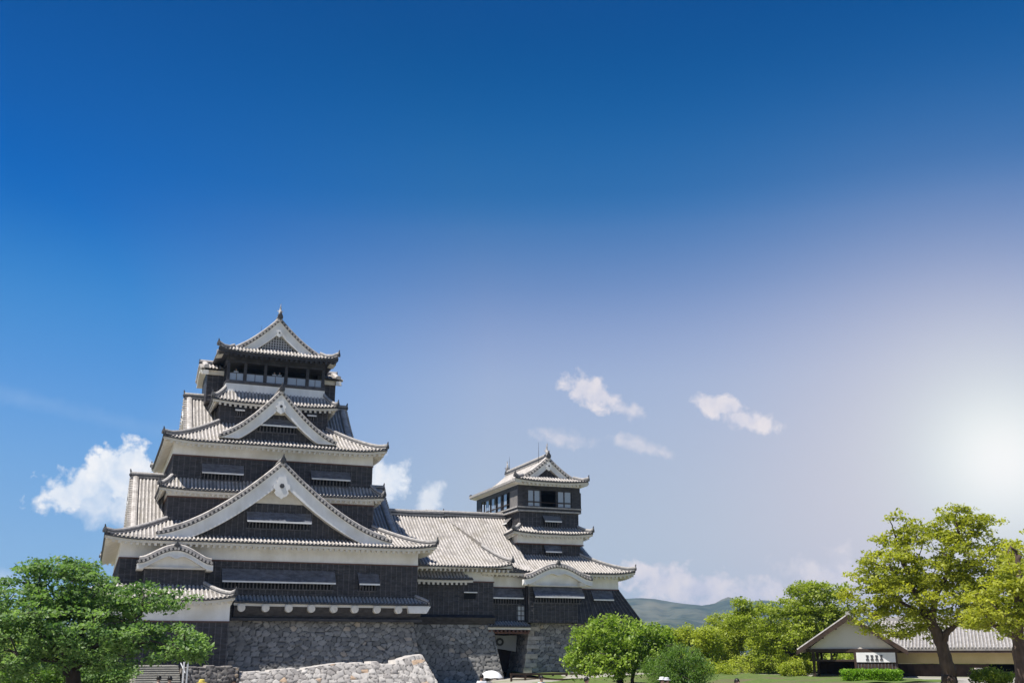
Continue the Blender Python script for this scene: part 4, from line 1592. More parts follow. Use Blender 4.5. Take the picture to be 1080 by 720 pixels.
    for i in range(3):
        lw.box(38.28 + i * 0.36, 38.36 + i * 0.36, 97.81, 97.845, 5.45, 6.9, 1)
    lw.build('window', [M_SHOJI, M_BATTEN], k)
    return k


M_GREYSHUT = noise_mat('weathered_shutter', (0.16, 0.15, 0.145), (0.24, 0.225, 0.215), 2.0, 0.7)


def build_small_gallery(k):
    x0, x1, y0, y1 = 39.2, 46.1, 99.95, 112.6
    z0, z1, zo0, zo1 = 16.3, 19.15, 16.75, 18.45
    m = MB()
    m.box(x0, x1, y0, y1, zo1, z1)
    m.box(x0 - 0.04, x1 + 0.04, y0 - 0.04, y1 + 0.04, z1 - 0.26, z1 - 0.05, 1)
    m.box(x0, x1, y0, y1, z0, zo0 - 0.15)
    m.build('wall', [M_BLACK, M_WHITE], k)
    s = MB()
    s.box(x0 - 0.12, x1 + 0.12, y0 - 0.12, y1 + 0.12, zo0 - 0.15, zo0 - 0.02)
    s.box(x0 - 0.06, x1 + 0.06, y0 - 0.06, y1 + 0.06, z0 - 0.06, z0 + 0.08)
    s.build('gallery_sill', [M_RIDGE], k)
    v = MB()
    v.box(x0 + 1.5, x1 - 1.5, y0 + 2.4, y1 - 2.0, z0 + 0.1, zo1)
    v.build('inner_room', [M_VOID], k)
    # solid corner panels
    panels = [(a, b, y0, y0 + 0.12, 0) for a, b in ((x0, x0 + 1.05), (x1 - 0.95, x1))]
    for a, b in ((y0 + 0.121, y0 + 2.2), (y1 - 1.6, y1)):
        panels += [(x0, x0 + 0.12, a, b, 0 if a > 105 else 1), (x1 - 0.12, x1, a, b, 0)]
    for xa, xb, ya, yb, mi in panels:
        c = MB()
        c.box(xa, xb, ya, yb, zo0 - 0.02, zo1, mi)
        c.build('wall_panel', [M_BLACK, M_GREYSHUT], k)
    c = MB()
    c.box(x1 + 0.003, x1 + 0.35, y0 + 0.5, y1 - 0.5, z0, zo1)
    c.build('wall_panel', [M_BLACK], k)
    # sliding screens, front: two pairs with an open dark middle
    for a, b, pale in ((40.3, 40.95, True), (40.99, 41.65, True), (43.6, 44.3, True), (44.34, 45.1, True)):
        sliding(k, a, b, zo0, zo1 - 0.02, lambda u, z: (u, y0 + 0.06, z), (0, -1, 0))
    for a in (103.2, 105.0, 106.9, 108.7):
        sliding(k, a, a + 0.95, zo0, zo1 - 0.02, lambda u, z: (x0 + 0.06, u, z), (-1, 0, 0))
    for y in (102.3, 104.6, 106.4, 108.2, 110.2):
        p = MB()
        p.box(x0 + 0.0, x0 + 0.13, y - 0.07, y + 0.07, zo0 - 0.018, zo1 - 0.003)
        p.build('post', [M_BLACK], k)
    for x in (41.7, 43.45):
        p = MB()
        p.box(x - 0.06, x + 0.06, y0, y0 + 0.13, zo0 - 0.018, zo1 - 0.003)
        p.build('post', [M_BLACK], k)
    r = MB()
    r.box(x0 + 1.05, x1 - 0.95, y0 - 0.02, y0 + 0.03, zo0 + 0.42, zo0 + 0.48)
    r.box(x0 - 0.02, x0 + 0.03, y0 + 2.2, y1 - 1.6, zo0 + 0.42, zo0 + 0.48)
    r.build('gallery_rail', [M_BROWN], k)


def sliding(k, a, b, z0, z1, P, n):
    """pale sliding screen: paper pane in a dark frame with a mid rail"""
    m = MB()
    n = Vector(n)
    off = n * 0.02
    m.face([P(a, z0), P(b, z0), P(b, z1), P(a, z1)], 0)
    o = m.build('window', [M_PANE], k)
    f = MB()

    def bx(u0, u1, q0, q1):
        p = [Vector(P(u0, q0)) + off, Vector(P(u1, q0)) + off, Vector(P(u1, q1)) + off, Vector(P(u0, q1)) + off]
        q = [x - off * 0.95 for x in p]
        f.hexa([p[0], p[1], q[1], q[0], p[3], p[2], q[2], q[3]], 0)
    bx(a, a + 0.06, z0, z1)
    bx(b - 0.06, b, z0, z1)
    bx(a + 0.061, b - 0.061, z0, z0 + 0.08)
    bx(a + 0.061, b - 0.061, z1 - 0.06, z1)
    bx(a + 0.061, b - 0.061, z0 + 0.5, z0 + 0.56)
    f.build('window_frame', [M_BATTEN], o)


PLACE = (0.962, 0.099)
build_small_keep()


# ------------------------------------------------------------------ gate between the wing and the small tower
def build_gate():
    g = thing('castle_gate', (37, 98, 0), 'dark gateway with a small tiled roof between the wing and the small tower', 'gate')
    m = MB()
    m.box(34.0, 40.0, 103.6, 104, -0.2, 5.3)
    m.box(34.0, 40.0, 98.2, 103.6, 5.0, 5.3)
    for i in range(12):
        x = 34.3 + i * 0.47
        m.box(x, x + 0.08, 103.5, 103.598, 0, 5.0)
    m.build('door_wall', [M_BLACK], g)
    d = MB()
    for a, b in ((35.6, 37.55), (37.6, 39.5)):
        d.box(a, b, 101.6, 101.8, 0.2, 4.2)
        for z in (0.9, 2.2, 3.5):
            d.box(a + 0.05, b - 0.05, 101.52, 101.597, z, z + 0.2)
    d.build('door', [M_BROWN], g)
    skirt_roof(g, (35.0, 39.35), (96.9, 99), (35.05, 39.3, 98.0, 98.9), 4.92, 0.42, 0.9, lift=0.0, sides=('front',), raft=False, name='roof', step=0.30)
    b = MB()
    for i in range(11):
        x = 35.2 + i * 0.4
        b.box(x - 0.09, x + 0.09, 97.0, 98.6, 4.42, 4.58)
    b.box(35.0, 39.3, 97.3, 97.6, 4.25, 4.415)
    b.build('beam', [M_REDDISH], g)
    return g


build_gate()
PLACE = None


def build_banner():
    # white curtain with a black ring crest, hung at the mouth of the gate and lifted at its right corner
    m = MB()
    nx, nz = 14, 9
    vs, fs = [], []
    x0, x1, y = 35.0, 37.75, 96.6
    for i in range(nx + 1):
        for j in range(nz + 1):
            u, v = i / nx, j / nz
            bot = 2.95 - 0.35 * u ** 1.5
            top = 4.08 + 0.02 * math.sin(u * 9)
            z = bot + (top - bot) * v
            vs.append((x0 + (x1 - x0) * u - 0.12 * u * (1 - v), y + 0.07 * math.sin(u * 11) * (1 - v * 0.7), z))
    for i in range(nx):
        for j in range(nz):
            a = i * (nz + 1) + j
            fs.append((a, a + nz + 1, a + nz + 2, a + 1))
    m.add(vs, fs, 0)
    t = thing('banner', (36.3, 96.6, 3), 'white cloth banner with a black ring crest hanging in the gateway', 'banner')
    clothm = noise_mat('banner_cloth', (0.42, 0.43, 0.45), (0.50, 0.51, 0.53), 2, 0.9)
    m.build('cloth', [clothm], t, smooth=True)
    c = MB()
    cx, cz = 36.02, 3.5
    n = 28
    yb = y - 0.10
    out = [(cx + 0.40 * math.cos(2 * math.pi * i / n), yb, cz + 0.36 * math.sin(2 * math.pi * i / n)) for i in range(n)]
    inn = [(cx + 0.19 * math.cos(2 * math.pi * i / n), yb, cz + 0.17 * math.sin(2 * math.pi * i / n)) for i in range(n)]
    c.add(out + inn, [(i, (i + 1) % n, n + (i + 1) % n, n + i) for i in range(n)], 0)
    outb = [(p[0], yb + 0.02, p[2]) for p in out]
    c.add(out + outb, [(i, (i + 1) % n, n + (i + 1) % n, n + i) for i in range(n)], 0)
    c.build('crest', [M_TILEDARK], t)
    r = MB()
    r.tube([(34.8, 96.6, 4.12), (38.0, 96.6, 4.12)], 0.03, 6)
    r.build('pole', [M_BROWN], t)


build_banner()

# ------------------------------------------------------------------ stone walls
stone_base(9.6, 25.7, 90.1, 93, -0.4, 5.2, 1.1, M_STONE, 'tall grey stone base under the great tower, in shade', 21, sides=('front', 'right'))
stone_base(26.2, 34.2, 93.55, 104, -0.4, 5.0, 0.95, M_STONE, 'grey stone base under the low wing, left of the gate', 33, sides=('front', 'right'), cw=0.52, ch=0.36)
PLACE = (0.962, 0.099)
stone_base(39.75, 49.6, 98.1, 110, -0.3, 5.25, 1.35, M_STONE, 'stone base under the small tower, with a sunlit left corner', 45, cw=0.5, ch=0.36)


def build_corner_stones():
    # long dressed quoins, alternately left and right, on the lit corner of the small tower's base
    m = MB()
    rng = random.Random(5)
    z = -0.2
    i = 0
    while z < 4.7:
        h = rng.uniform(0.36, 0.5)
        t = (5.25 - (z + h / 2)) / 5.55
        o = 1.35 * (0.75 * t + 0.25 * t * t)
        cx, cy = 39.75 - o, 98.1 - o
        lx, ly = (1.15, 0.5) if i % 2 else (0.5, 1.15)
        lx += rng.uniform(-0.2, 0.3)
        p = rng.uniform(0.12, 0.24)
        b = rng.uniform(0.03, 0.10)
        m.hexa([(cx - p, cy - p, z), (cx + lx, cy - p, z), (cx + lx, cy + ly, z), (cx - p, cy + ly, z),
                (cx - p + b, cy - p + b, z + h - 0.04), (cx + lx, cy - p + b, z + h - 0.04), (cx + lx, cy + ly, z + h - 0.04), (cx - p + b, cy + ly, z + h - 0.04)], 0)
        z += h
        i += 1
    o = m.build('quoin_stones', [noise_mat('quoin_stone', (0.26, 0.23, 0.20), (0.58, 0.52, 0.46), 1.6, 0.9, 0.9, 5)])
    o.parent = [x for x in COL.objects if x.get('label', '').startswith('stone base under the small')][0]
    return o


build_corner_stones()
PLACE = None


def free_wall(name, label, x0, x1, yb, top, z0, batter, mat, seed, thick=2.2, **kw):
    vs, fs, cols = [], [], []
    rng = np.random.default_rng(seed)
    kx = np.arange(x0 - 1, x1 + 1.5, 0.62)
    kz = rng.uniform(-0.10, 0.10, len(kx))

    def zt(s):
        s = np.asarray(s, float)
        step = np.floor((s - x0 + 1) / 0.62).astype(int)
        return top(s) + kz[np.clip(step, 0, len(kz) - 1)]
    hmax = float(np.max(top(np.linspace(x0, x1, 40)))) - z0

    def P(s, z):
        o = batter * (1 - (z - z0) / hmax)
        return (s + (s - x0) / (x1 - x0) * o * 0.9, yb - o, z)
    kk = batter / hmax
    nn = math.hypot(1, kk)
    crest = stone_face(vs, fs, cols, P, (0, -1 / nn, kk / nn), x0, x1, z0, zt, seed=seed, **kw)
    # right return face
    ztr = float(zt(x1))

    def P2(s, z):
        o = batter * (1 - (z - z0) / hmax)
        return (x1 + o * 0.9, yb - o + (s / thick) * (thick + o), z)
    stone_face(vs, fs, cols, P2, (0.9, 0, 0.3), 0, thick, z0, ztr, seed=seed + 5, **kw)

    def P3(s, z):
        o = batter * (1 - (z - z0) / hmax)
        return (x0, yb - o + (s / thick) * (thick + o), z)
    stone_face(vs, fs, cols, P3, (-1, 0, 0), 0, thick, z0, float(zt(x0)), seed=seed + 9, **kw)
    # top: stones running back
    b = len(vs)
    for p in crest:
        vs.append((p[0], p[1], p[2]))
        vs.append((p[0], p[1] + 0.5, p[2] + 0.04))
        vs.append((p[0], p[1] + thick, p[2] + 0.0))
        cols += [(0.6, 0.9, 0.3, 1)] * 3
    n = len(crest)
    for i in range(n - 1):
        for j in (0, 1):
            q = b + i * 3 + j
            fs.append((q, q + 3, q + 4, q + 1))
    o = stone_obj('stone_wall', vs, fs, cols, mat)
    tag(o, label, 'stone wall')
    return o


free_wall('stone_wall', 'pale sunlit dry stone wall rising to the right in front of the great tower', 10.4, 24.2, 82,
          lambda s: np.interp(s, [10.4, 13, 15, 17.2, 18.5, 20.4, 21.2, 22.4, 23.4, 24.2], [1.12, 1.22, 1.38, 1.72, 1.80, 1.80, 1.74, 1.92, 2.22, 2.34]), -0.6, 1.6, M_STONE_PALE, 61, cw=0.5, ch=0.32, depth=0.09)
free_wall('stone_wall', 'low rough brownish stone wall beside the stone steps', 6.55, 10.25, 81.2,
          lambda s: np.interp(s, [6.5, 10.3], [1.62, 1.58]), -0.5, 0.25, M_STONE_ROUGH, 72, cw=0.42, ch=0.32, depth=0.14)
free_wall('stone_wall', 'low dark rubble wall at the foot of the small tower behind the lawn', 43.0, 50.5, 95.9,
          lambda s: np.interp(s, [43, 44, 50.5], [0.75, 1.3, 1.5]), 0.2, 0.3, M_STONE_ROUGH, 83, cw=0.5, ch=0.4, thick=1.0)


def build_steps():
    s = MB()
    n = 12
    for i in range(n):
        y = 76.5 + i * 0.42
        s.box(3.3, 6.15, y, y + (0.44 if i < n - 1 else 4), -0.3, 0.14 * (i + 1))
        s.box(3.28, 6.17, y - 0.03, y + 0.3, 0.14 * (i + 1) - 0.05 + 0.002, 0.14 * (i + 1) + 0.004, 1)
    o = s.build('stone_steps', [noise_mat('step_stone', (0.16, 0.15, 0.135), (0.28, 0.265, 0.24), 1.4, 0.9, 0.5, 8), noise_mat('step_nosing', (0.40, 0.38, 0.33), (0.58, 0.55, 0.48), 1.4, 0.9, 0.4, 8)])
    tag(o, 'flight of pale stone steps climbing to the annex', 'steps')
    t = thing('handrail', (6.3, 76.8, 0), 'pale metal handrail post pair at the right of the stone steps', 'handrail')
    for x in (6.18, 6.42):
        p = MB()
        p.box(x - 0.05, x + 0.05, 76.6, 76.7, -0.1, 2.02)
        p.build('post', [M_WHITE if x < 6.3 else M_STEEL], t)
    r = MB()
    r.bar((6.3, 76.65, 1.95), (6.3, 81.0, 2.45), 0.07, 0.07)
    r.bar((6.3, 76.65, 1.25), (6.3, 81.0, 1.85), 0.05, 0.05)
    r.build('rail', [M_STEEL], t)


build_steps()


def build_railing():
    t = thing('railing', (38, 88, 0), 'dark low railing running across the approach to the gateway', 'railing')
    m = MB()
    m.box(33.8, 43.0, 87.96, 88.08, 0.70, 0.86)
    m.box(33.8, 43.0, 87.98, 88.06, 0.30, 0.38)
    m.build('rail', [M_BROWN], t)
    for i in range(8):
        p = MB()
        x = 33.9 + i * 1.28
        p.box(x - 0.07, x + 0.07, 87.95, 88.09, -0.2, 0.698)
        p.build('post', [M_BROWN], t)


build_railing()


# ------------------------------------------------------------------ trees
def leaves_object(name, centers, nper, spread, size, mat, parent, rng, up_bias=0.7, droop=0.0, aspect=0.55, tint=None, flat=0.45, spreads=None):
    """many small leaf quads clustered round centres; one mesh"""
    C = np.repeat(np.asarray(centers, float), nper, 0)
    n = len(C)
    sp = spread if spreads is None else np.repeat(np.asarray(spreads), nper)[:, None]
    g = rng.normal(0, 1, (n, 3)) * np.array([1, 1, flat])
    rr = np.linalg.norm(g, axis=1, keepdims=True)
    g = g / np.maximum(rr, 1e-6) * np.minimum(rr, 2.1)
    off = g * sp * 0.62
    if droop:
        off[:, 2] -= droop * np.abs(rng.normal(0, 1, n)) * (sp if np.isscalar(sp) else sp[:, 0])
    P = C + off
    nrm = rng.normal(0, 1, (n, 3))
    nrm[:, 2] = np.abs(nrm[:, 2]) * (1 - up_bias) + up_bias * 1.6
    nrm /= np.linalg.norm(nrm, axis=1, keepdims=True)
    a = rng.normal(0, 1, (n, 3))
    if droop:
        a[:, 2] -= 1.8
    t = a - nrm * (a * nrm).sum(1, keepdims=True)
    t /= np.linalg.norm(t, axis=1, keepdims=True)
    b = np.cross(nrm, t)
    L = size * rng.uniform(0.6, 1.35, (n, 1))
    v = np.stack([P - t * L * 0.5, P + b * L * aspect * 0.5 + nrm * L * 0.06, P + t * L * 0.5, P - b * L * aspect * 0.5 + nrm * L * 0.06], 1).reshape(-1, 3)
    me = bpy.data.meshes.new(name)
    me.vertices.add(4 * n)
    me.vertices.foreach_set('co', v.astype(np.float32).ravel())
    me.loops.add(4 * n)
    me.loops.foreach_set('vertex_index', np.arange(4 * n, dtype=np.int32))
    me.polygons.add(n)
    me.polygons.foreach_set('loop_start', np.arange(0, 4 * n, 4, dtype=np.int32))
    me.polygons.foreach_set('loop_total', np.full(n, 4, dtype=np.int32))
    ct = rng.random(len(centers)) if tint is None else tint
    tv = np.clip(np.repeat(ct, nper) * 0.55 + rng.random(n) * 0.45, 0, 1)
    at = me.attributes.new('tint', 'FLOAT', 'POINT')
    at.data.foreach_set('value', np.repeat(tv, 4).astype(np.float32))
    me.materials.append(mat)
    me.update()
    me.validate()
    o = bpy.data.objects.new(name, me)
    COL.objects.link(o)
    if parent is not None:
        o.parent = parent
        o.matrix_parent_inverse = PINV.get(parent.name, Matrix())
    return o


def sample_lobes(lobes, rng, shell=0.35):
    pts, sps = [], []
    for c, r, n in lobes:
        d = rng.normal(0, 1, (n, 3))
        d /= np.linalg.norm(d, axis=1, keepdims=True)
        q = rng.uniform(shell, 1.0, (n, 1)) ** 0.6
        pts.append(np.array(c) + d * q * np.array(r))
    return np.concatenate(pts)


def limb_points(pts, n=10):
    pts = [Vector(p) for p in pts]
    out = []
    for i in range(len(pts) - 1):
        for k in range(n):
            out.append(pts[i].lerp(pts[i + 1], k / n))
    out.append(pts[-1])
    return out


def wobble(pts, rng, amp):
    q = limb_points(pts, 4)
    return [q[0]] + [p + Vector(rng.normal(0, amp, 3)) for p in q[1:-1]] + [q[-1]]


def tree(name, label, base, limbs, lobes, leaf, nper, spread, size, seed, cat='tree', group=None, bark=None, droop=0.0, flat=0.45, up=0.6, shell=0.35, twig=0.035, aspect=0.55, dens=1.0):
    """limbs: list of (points, r0, r1); lobes: (centre, radii, clusters)"""
    rng = np.random.default_rng(seed)
    t = thing(name, base, label, cat, group)
    tr = MB()
    skel = []
    for pts, r0, r1 in limbs:
        w = wobble(pts, rng, 0.05)
        n = len(w)
        tr.tube(w, [r0 + (r1 - r0) * (i / (n - 1)) ** 0.8 for i in range(n)], 8, 0)
        skel += [np.array(p) for p in limb_points(w, 2)[n // 3:]]
    C = sample_lobes([(c, r, max(2, int(n * dens))) for c, r, n in lobes], rng, shell)
    # connect clusters to the skeleton, nearest first, so that twigs branch off twigs
    SK = np.array(skel)
    d0 = np.array([np.min(np.linalg.norm(SK - c, axis=1)) for c in C])
    brs = MB()
    for i in np.argsort(d0):
        c = C[i]
        dd = np.linalg.norm(SK - c, axis=1) + np.maximum(0, SK[:, 2] - c[2]) * 0.8
        j = int(np.argmin(dd))
        a = SK[j]
        L = np.linalg.norm(c - a)
        if L < 0.15:
            continue
        mid = (a + c) / 2 + rng.normal(0, 0.07 * L, 3) + np.array([0, 0, (0.10 if droop == 0 else 0.25) * L])
        r = twig * (0.5 + min(1.5, L * 0.5))
        brs.tube([a, mid, c], [r, r * 0.7, r * 0.3], 4, 0, caps=False)
        SK = np.vstack([SK, mid[None], ((mid + c) / 2)[None], c[None]])
    trunk = tr.build('trunk', [bark or M_BARK], t, smooth=True)
    if brs.f:
        brs.build('branches', [bark or M_BARK], t, smooth=True)
    leaves_object('crown', C, nper, spread, size, leaf, t, rng, up_bias=up, droop=droop, flat=flat, aspect=aspect)
    return t


def lobe(u, v, ru, rv, d, n, depth=None):
    p = W(u, v, d)
    k = d / 1118
    return (tuple(p), (ru * k, (depth or ru) * k, rv * k), n)


def build_trees():
    # big spreading cherry, lower left
    d = 50
    P = lambda u, v, q=0: tuple(W(u, v, d + q))
    g0 = W(76, 720, d)
    limbs = [([(g0.x, g0.y, 0), P(76, 712), P(74, 690), P(70, 672)], 0.36, 0.20), ([P(74, 695), P(60, 680, -1), P(35, 668, -2)], 0.2, 0.06), ([P(74, 690), P(85, 670, 0), P(88, 645, 0), P(80, 620, 0)], 0.2, 0.05),
             ([P(78, 705), P(95, 685, -1), P(120, 672, -1.5), P(150, 660, -1.5)], 0.17, 0.05), ([P(70, 675), P(55, 650, 1), P(45, 625, 1.5)], 0.14, 0.04), ([P(88, 655), P(115, 640, 1), P(145, 632, 1)], 0.11, 0.03),
             ([P(120, 672, -1.5), P(160, 678, -2), P(195, 684, -2)], 0.08, 0.02), ([P(74, 700), P(40, 695, 1), P(5, 685, 2)], 0.16, 0.04), ([P(140, 658, -1.5), P(150, 645, -1.5), P(152, 628, -1.5)], 0.07, 0.025)]
    lobes = [lobe(70, 620, 44, 28, d, 95), lobe(25, 640, 48, 28, d, 95), lobe(112, 636, 50, 24, d, 95), lobe(160, 633, 44, 10, d, 44), lobe(55, 655, 72, 26, d, 110), lobe(10, 675, 52, 28, d, 85), lobe(100, 668, 64, 26, d - 1, 110), lobe(165, 676, 50, 16, d - 1.5, 72), lobe(192, 684, 28, 11, d - 1.8, 30), lobe(36, 694, 55, 18, d, 65), lobe(135, 692, 48, 14, d - 1, 56), lobe(124, 616, 34, 9, d, 18), lobe(-40, 655, 40, 40, d, 60), lobe(62, 600, 30, 12, d, 30), lobe(85, 596, 12, 5, d, 6), lobe(40, 603, 14, 6, d, 7)]
    tree('cherry_tree', 'large spreading green cherry tree at the lower left in front of the annex', (g0.x, g0.y, 0), limbs, lobes, M_LEAF_CHERRY, 54, 0.40, 0.19, 101, flat=0.38, up=0.6, dens=0.66, shell=0.5)
    # willowy dome tree in front of the small tower
    d = 76
    g0 = W(654, 719, d)
    P = lambda u, v, q=0: tuple(W(u, v, d + q))
    limbs = [([(g0.x, g0.y, 0.4), P(655, 712), P(650, 695), P(645, 675)], 0.30, 0.12), ([P(655, 714), P(662, 698), P(672, 678)], 0.22, 0.07), ([(W(668, 719, d).x, W(668, 719, d).y, 0.4), P(668, 710), P(676, 690)], 0.16, 0.06), ([P(650, 695), P(630, 682), P(615, 675)], 0.12, 0.04)]
    lobes = [lobe(650, 668, 42, 20, d, 110), lobe(622, 682, 24, 20, d, 60), lobe(680, 675, 28, 20, d, 70), lobe(652, 690, 46, 18, d, 80), lobe(606, 696, 10, 12, d, 18), lobe(636, 655, 14, 7, d, 16), lobe(697, 690, 16, 20, d, 44), lobe(690, 668, 18, 10, d, 26), lobe(612, 672, 16, 10, d, 20), lobe(640, 703, 30, 8, d - 1, 24)]
    tree('dome_tree', 'rounded bright green tree with drooping sprays in front of the small tower', (g0.x, g0.y, 0.4), limbs, lobes, M_LEAF_WILLOW, 56, 0.42, 0.24, 102, dens=0.72, droop=0.5, flat=0.6, up=0.4)
    # small weeping tree right of it
    d = 70
    g0 = W(722, 721, d)
    P = lambda u, v, q=0: tuple(W(u, v, d + q))
    limbs = [([(g0.x, g0.y, 0.3), P(722, 705), P(718, 690), P(712, 682)], 0.18, 0.06)]
    lobes = [lobe(718, 690, 24, 12, d, 60), lobe(730, 702, 20, 14, d, 50), lobe(700, 703, 20, 12, d, 45), lobe(716, 712, 32, 8, d, 40)]
    tree('weeping_tree', 'small dark green weeping tree beside the rounded tree', (g0.x, g0.y, 0.3), limbs, lobes, M_LEAF_WEEP, 62, 0.34, 0.20, 103, droop=0.8, flat=0.6, up=0.25, aspect=0.22)
    # camphor trees behind, yellow green, clumpy crowns
    cam = [(728, 680, 36, 28, 112, 4, 'yellow green clumped tree left in the row before the hills'), (772, 678, 40, 28, 118, 5, 'yellow green clumped tree in the middle of the row before the hills'), (822, 686, 42, 28, 105, 6, 'yellow green clumped tree beside the pavilion at the right end of its row')]
    for u, v, ru, rv, d, sd, lab in cam:
        g0 = W(u, 718, d)
        gz = 0.2
        P = lambda uu, vv, q=0: tuple(W(uu, vv, d + q))
        limbs = [([(g0.x, g0.y, gz), P(u, 705), P(u - 4, 690), P(u - 10, 675)], 0.4, 0.12), ([P(u, 700), P(u + 8, 685), P(u + 15, 672)], 0.25, 0.08)]
        rng = np.random.default_rng(sd)
        lobes = []
        for i in range(13):
            a = rng.uniform(0, 2 * math.pi)
            q = math.sqrt(rng.uniform(0.05, 1)) * 0.75
            lobes.append(lobe(u + ru * q * math.cos(a), v + rv * q * math.sin(a) - 2, ru * 0.36, rv * 0.32, d + rng.uniform(-2.5, 2.5), 26))
        lobes.append(lobe(u, 704, ru * 1.0, 13, d, 110))
        tree('camphor_tree', lab, (g0.x, g0.y, gz), limbs, lobes, M_LEAF_CAMPHOR, 62, 0.50, 0.24, sd + 200, group='yellow green trees before the hills', flat=0.7, up=0.5, shell=0.6)
    # airy tree left of the pavilion
    d = 96
    g0 = W(838, 718, d)
    P = lambda u, v, q=0: tuple(W(u, v, d + q))
    limbs = [([(g0.x, g0.y, 0.4), P(838, 700), P(840, 675), P(850, 645), P(858, 625)], 0.34, 0.06), ([P(838, 695), P(822, 675), P(800, 655), P(786, 640)], 0.2, 0.05), ([P(840, 675), P(865, 655), P(884, 640)], 0.16, 0.04)]
    lobes = [lobe(852, 635, 30, 18, d, 110), lobe(876, 622, 18, 8, d, 26), lobe(844, 619, 16, 7, d, 18), lobe(802, 652, 28, 18, d, 90), lobe(850, 655, 40, 20, d, 90), lobe(782, 640, 8, 12, d, 16), lobe(835, 668, 40, 18, d, 110), lobe(870, 660, 26, 20, d, 60), lobe(825, 692, 30, 16, d, 60), lobe(886, 645, 14, 10, d, 16), lobe(780, 655, 14, 14, d, 20)]
    tree('broadleaf_tree', 'loose olive green tree with feathery top behind the pavilion roof', (g0.x, g0.y, 0.4), limbs, lobes, M_LEAF_OLIVE, 50, 0.42, 0.22, 104, flat=0.55, up=0.5)
    # dark mass filling behind the pavilion
    d = 108
    for u, ru, sd, lab in ((880, 40, 31, 'dense dark green tree standing behind the open pavilion'), (975, 55, 32, 'dense green tree behind the long tiled building')):
        g0 = W(u, 718, d)
        P = lambda uu, vv, q=0: tuple(W(uu, vv, d + q))
        limbs = [([(g0.x, g0.y, 0.3), P(u, 695), P(u + 4, 670)], 0.4, 0.1)]
        lobes = [lobe(u, 690, ru, 26, d, 130), lobe(u + 10, 668, ru * 0.6, 12, d, 40)]
        tree('broadleaf_tree', lab, (g0.x, g0.y, 0.3), limbs, lobes, M_LEAF_OLIVE, 50, 0.55, 0.26, sd + 300, flat=0.7, up=0.5)
    # big right-hand cherry with the leaning trunk
    d = 65
    g0 = W(1002, 722, d)
    gz = float(ground_h(g0.x, g0.y))
    P = lambda u, v, q=0: tuple(W(u, v, d + q))
    limbs = [([(g0.x, g0.y, gz - 0.1), P(1001, 712), P(998, 692), P(990, 670), P(978, 650)], 0.46, 0.26), ([P(994, 680), P(999, 664), P(1012, 656), P(1030, 650)], 0.24, 0.07), ([P(978, 650), P(965, 625), P(955, 600), P(948, 575)], 0.24, 0.05),
             ([P(984, 658), P(986, 630), P(1000, 600), P(1012, 565), P(1008, 548)], 0.22, 0.04), ([P(978, 650), P(950, 636), P(920, 630)], 0.15, 0.04), ([P(965, 625), P(940, 600), P(912, 592)], 0.12, 0.03), ([P(955, 600), P(945, 570), P(938, 548)], 0.1, 0.025), ([P(1000, 600), P(1030, 590), P(1050, 575)], 0.12, 0.03)]
    lobes = [lobe(940, 602, 36, 22, d, 85), lobe(985, 592, 48, 28, d, 120), lobe(1028, 592, 38, 30, d, 95), lobe(1010, 555, 26, 14, d, 44), lobe(1040, 551, 20, 6, d, 16), lobe(942, 566, 18, 10, d, 20), lobe(968, 562, 24, 12, d, 30), lobe(944, 545, 10, 4, d, 5), lobe(912, 602, 16, 10, d, 18), lobe(918, 630, 28, 20, d, 60), lobe(960, 628, 44, 22, d, 110), lobe(1005, 630, 42, 24, d, 90), lobe(1045, 622, 36, 28, d, 80), lobe(940, 656, 36, 14, d, 56), lobe(975, 664, 24, 9, d + 1, 22), lobe(1034, 650, 28, 10, d, 28), lobe(1005, 538, 12, 5, d, 8), lobe(1024, 545, 16, 6, d, 12), lobe(1056, 590, 20, 20, d, 50), lobe(1052, 640, 24, 18, d, 50)]
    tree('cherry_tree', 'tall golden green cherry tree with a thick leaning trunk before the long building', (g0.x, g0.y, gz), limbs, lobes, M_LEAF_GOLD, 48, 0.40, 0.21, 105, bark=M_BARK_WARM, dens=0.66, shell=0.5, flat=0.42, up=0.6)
    # far right tree with a broken dead limb
    d = 60
    g0 = W(1078, 722, d - 5)
    gz = float(ground_h(g0.x, g0.y))
    limbs = [([(g0.x, g0.y, gz - 0.1), P(1078, 705, -5), P(1074, 680, -5), P(1074, 650, -5), P(1075, 610, -5), P(1076, 585, -5)], 0.42, 0.10), ([P(1073, 672, -5), P(1055, 664, -5), P(1040, 655, -5)], 0.22, 0.06), ([P(1075, 598, -5), P(1070, 582, -5), P(1066, 576, -5)], 0.10, 0.05), ([P(1074, 650, -5), P(1095, 630, -5), P(1115, 610, -5)], 0.2, 0.05)]
    lobes = [lobe(1060, 634, 32, 26, d - 6, 90), lobe(1076, 612, 22, 14, d - 6.5, 36), lobe(1095, 600, 34, 36, d, 70), lobe(1046, 655, 26, 14, d - 4, 44), lobe(1110, 650, 30, 30, d, 50), lobe(1066, 596, 12, 6, d - 4, 8), lobe(1080, 660, 20, 14, d - 6.5, 26)]
    tree('cherry_tree', 'golden green tree with a bare broken limb at the right edge', (g0.x, g0.y, gz), limbs, lobes, M_LEAF_GOLD, 48, 0.38, 0.20, 106, bark=M_BARK_WARM, dens=0.7, shell=0.5, flat=0.4, up=0.6)
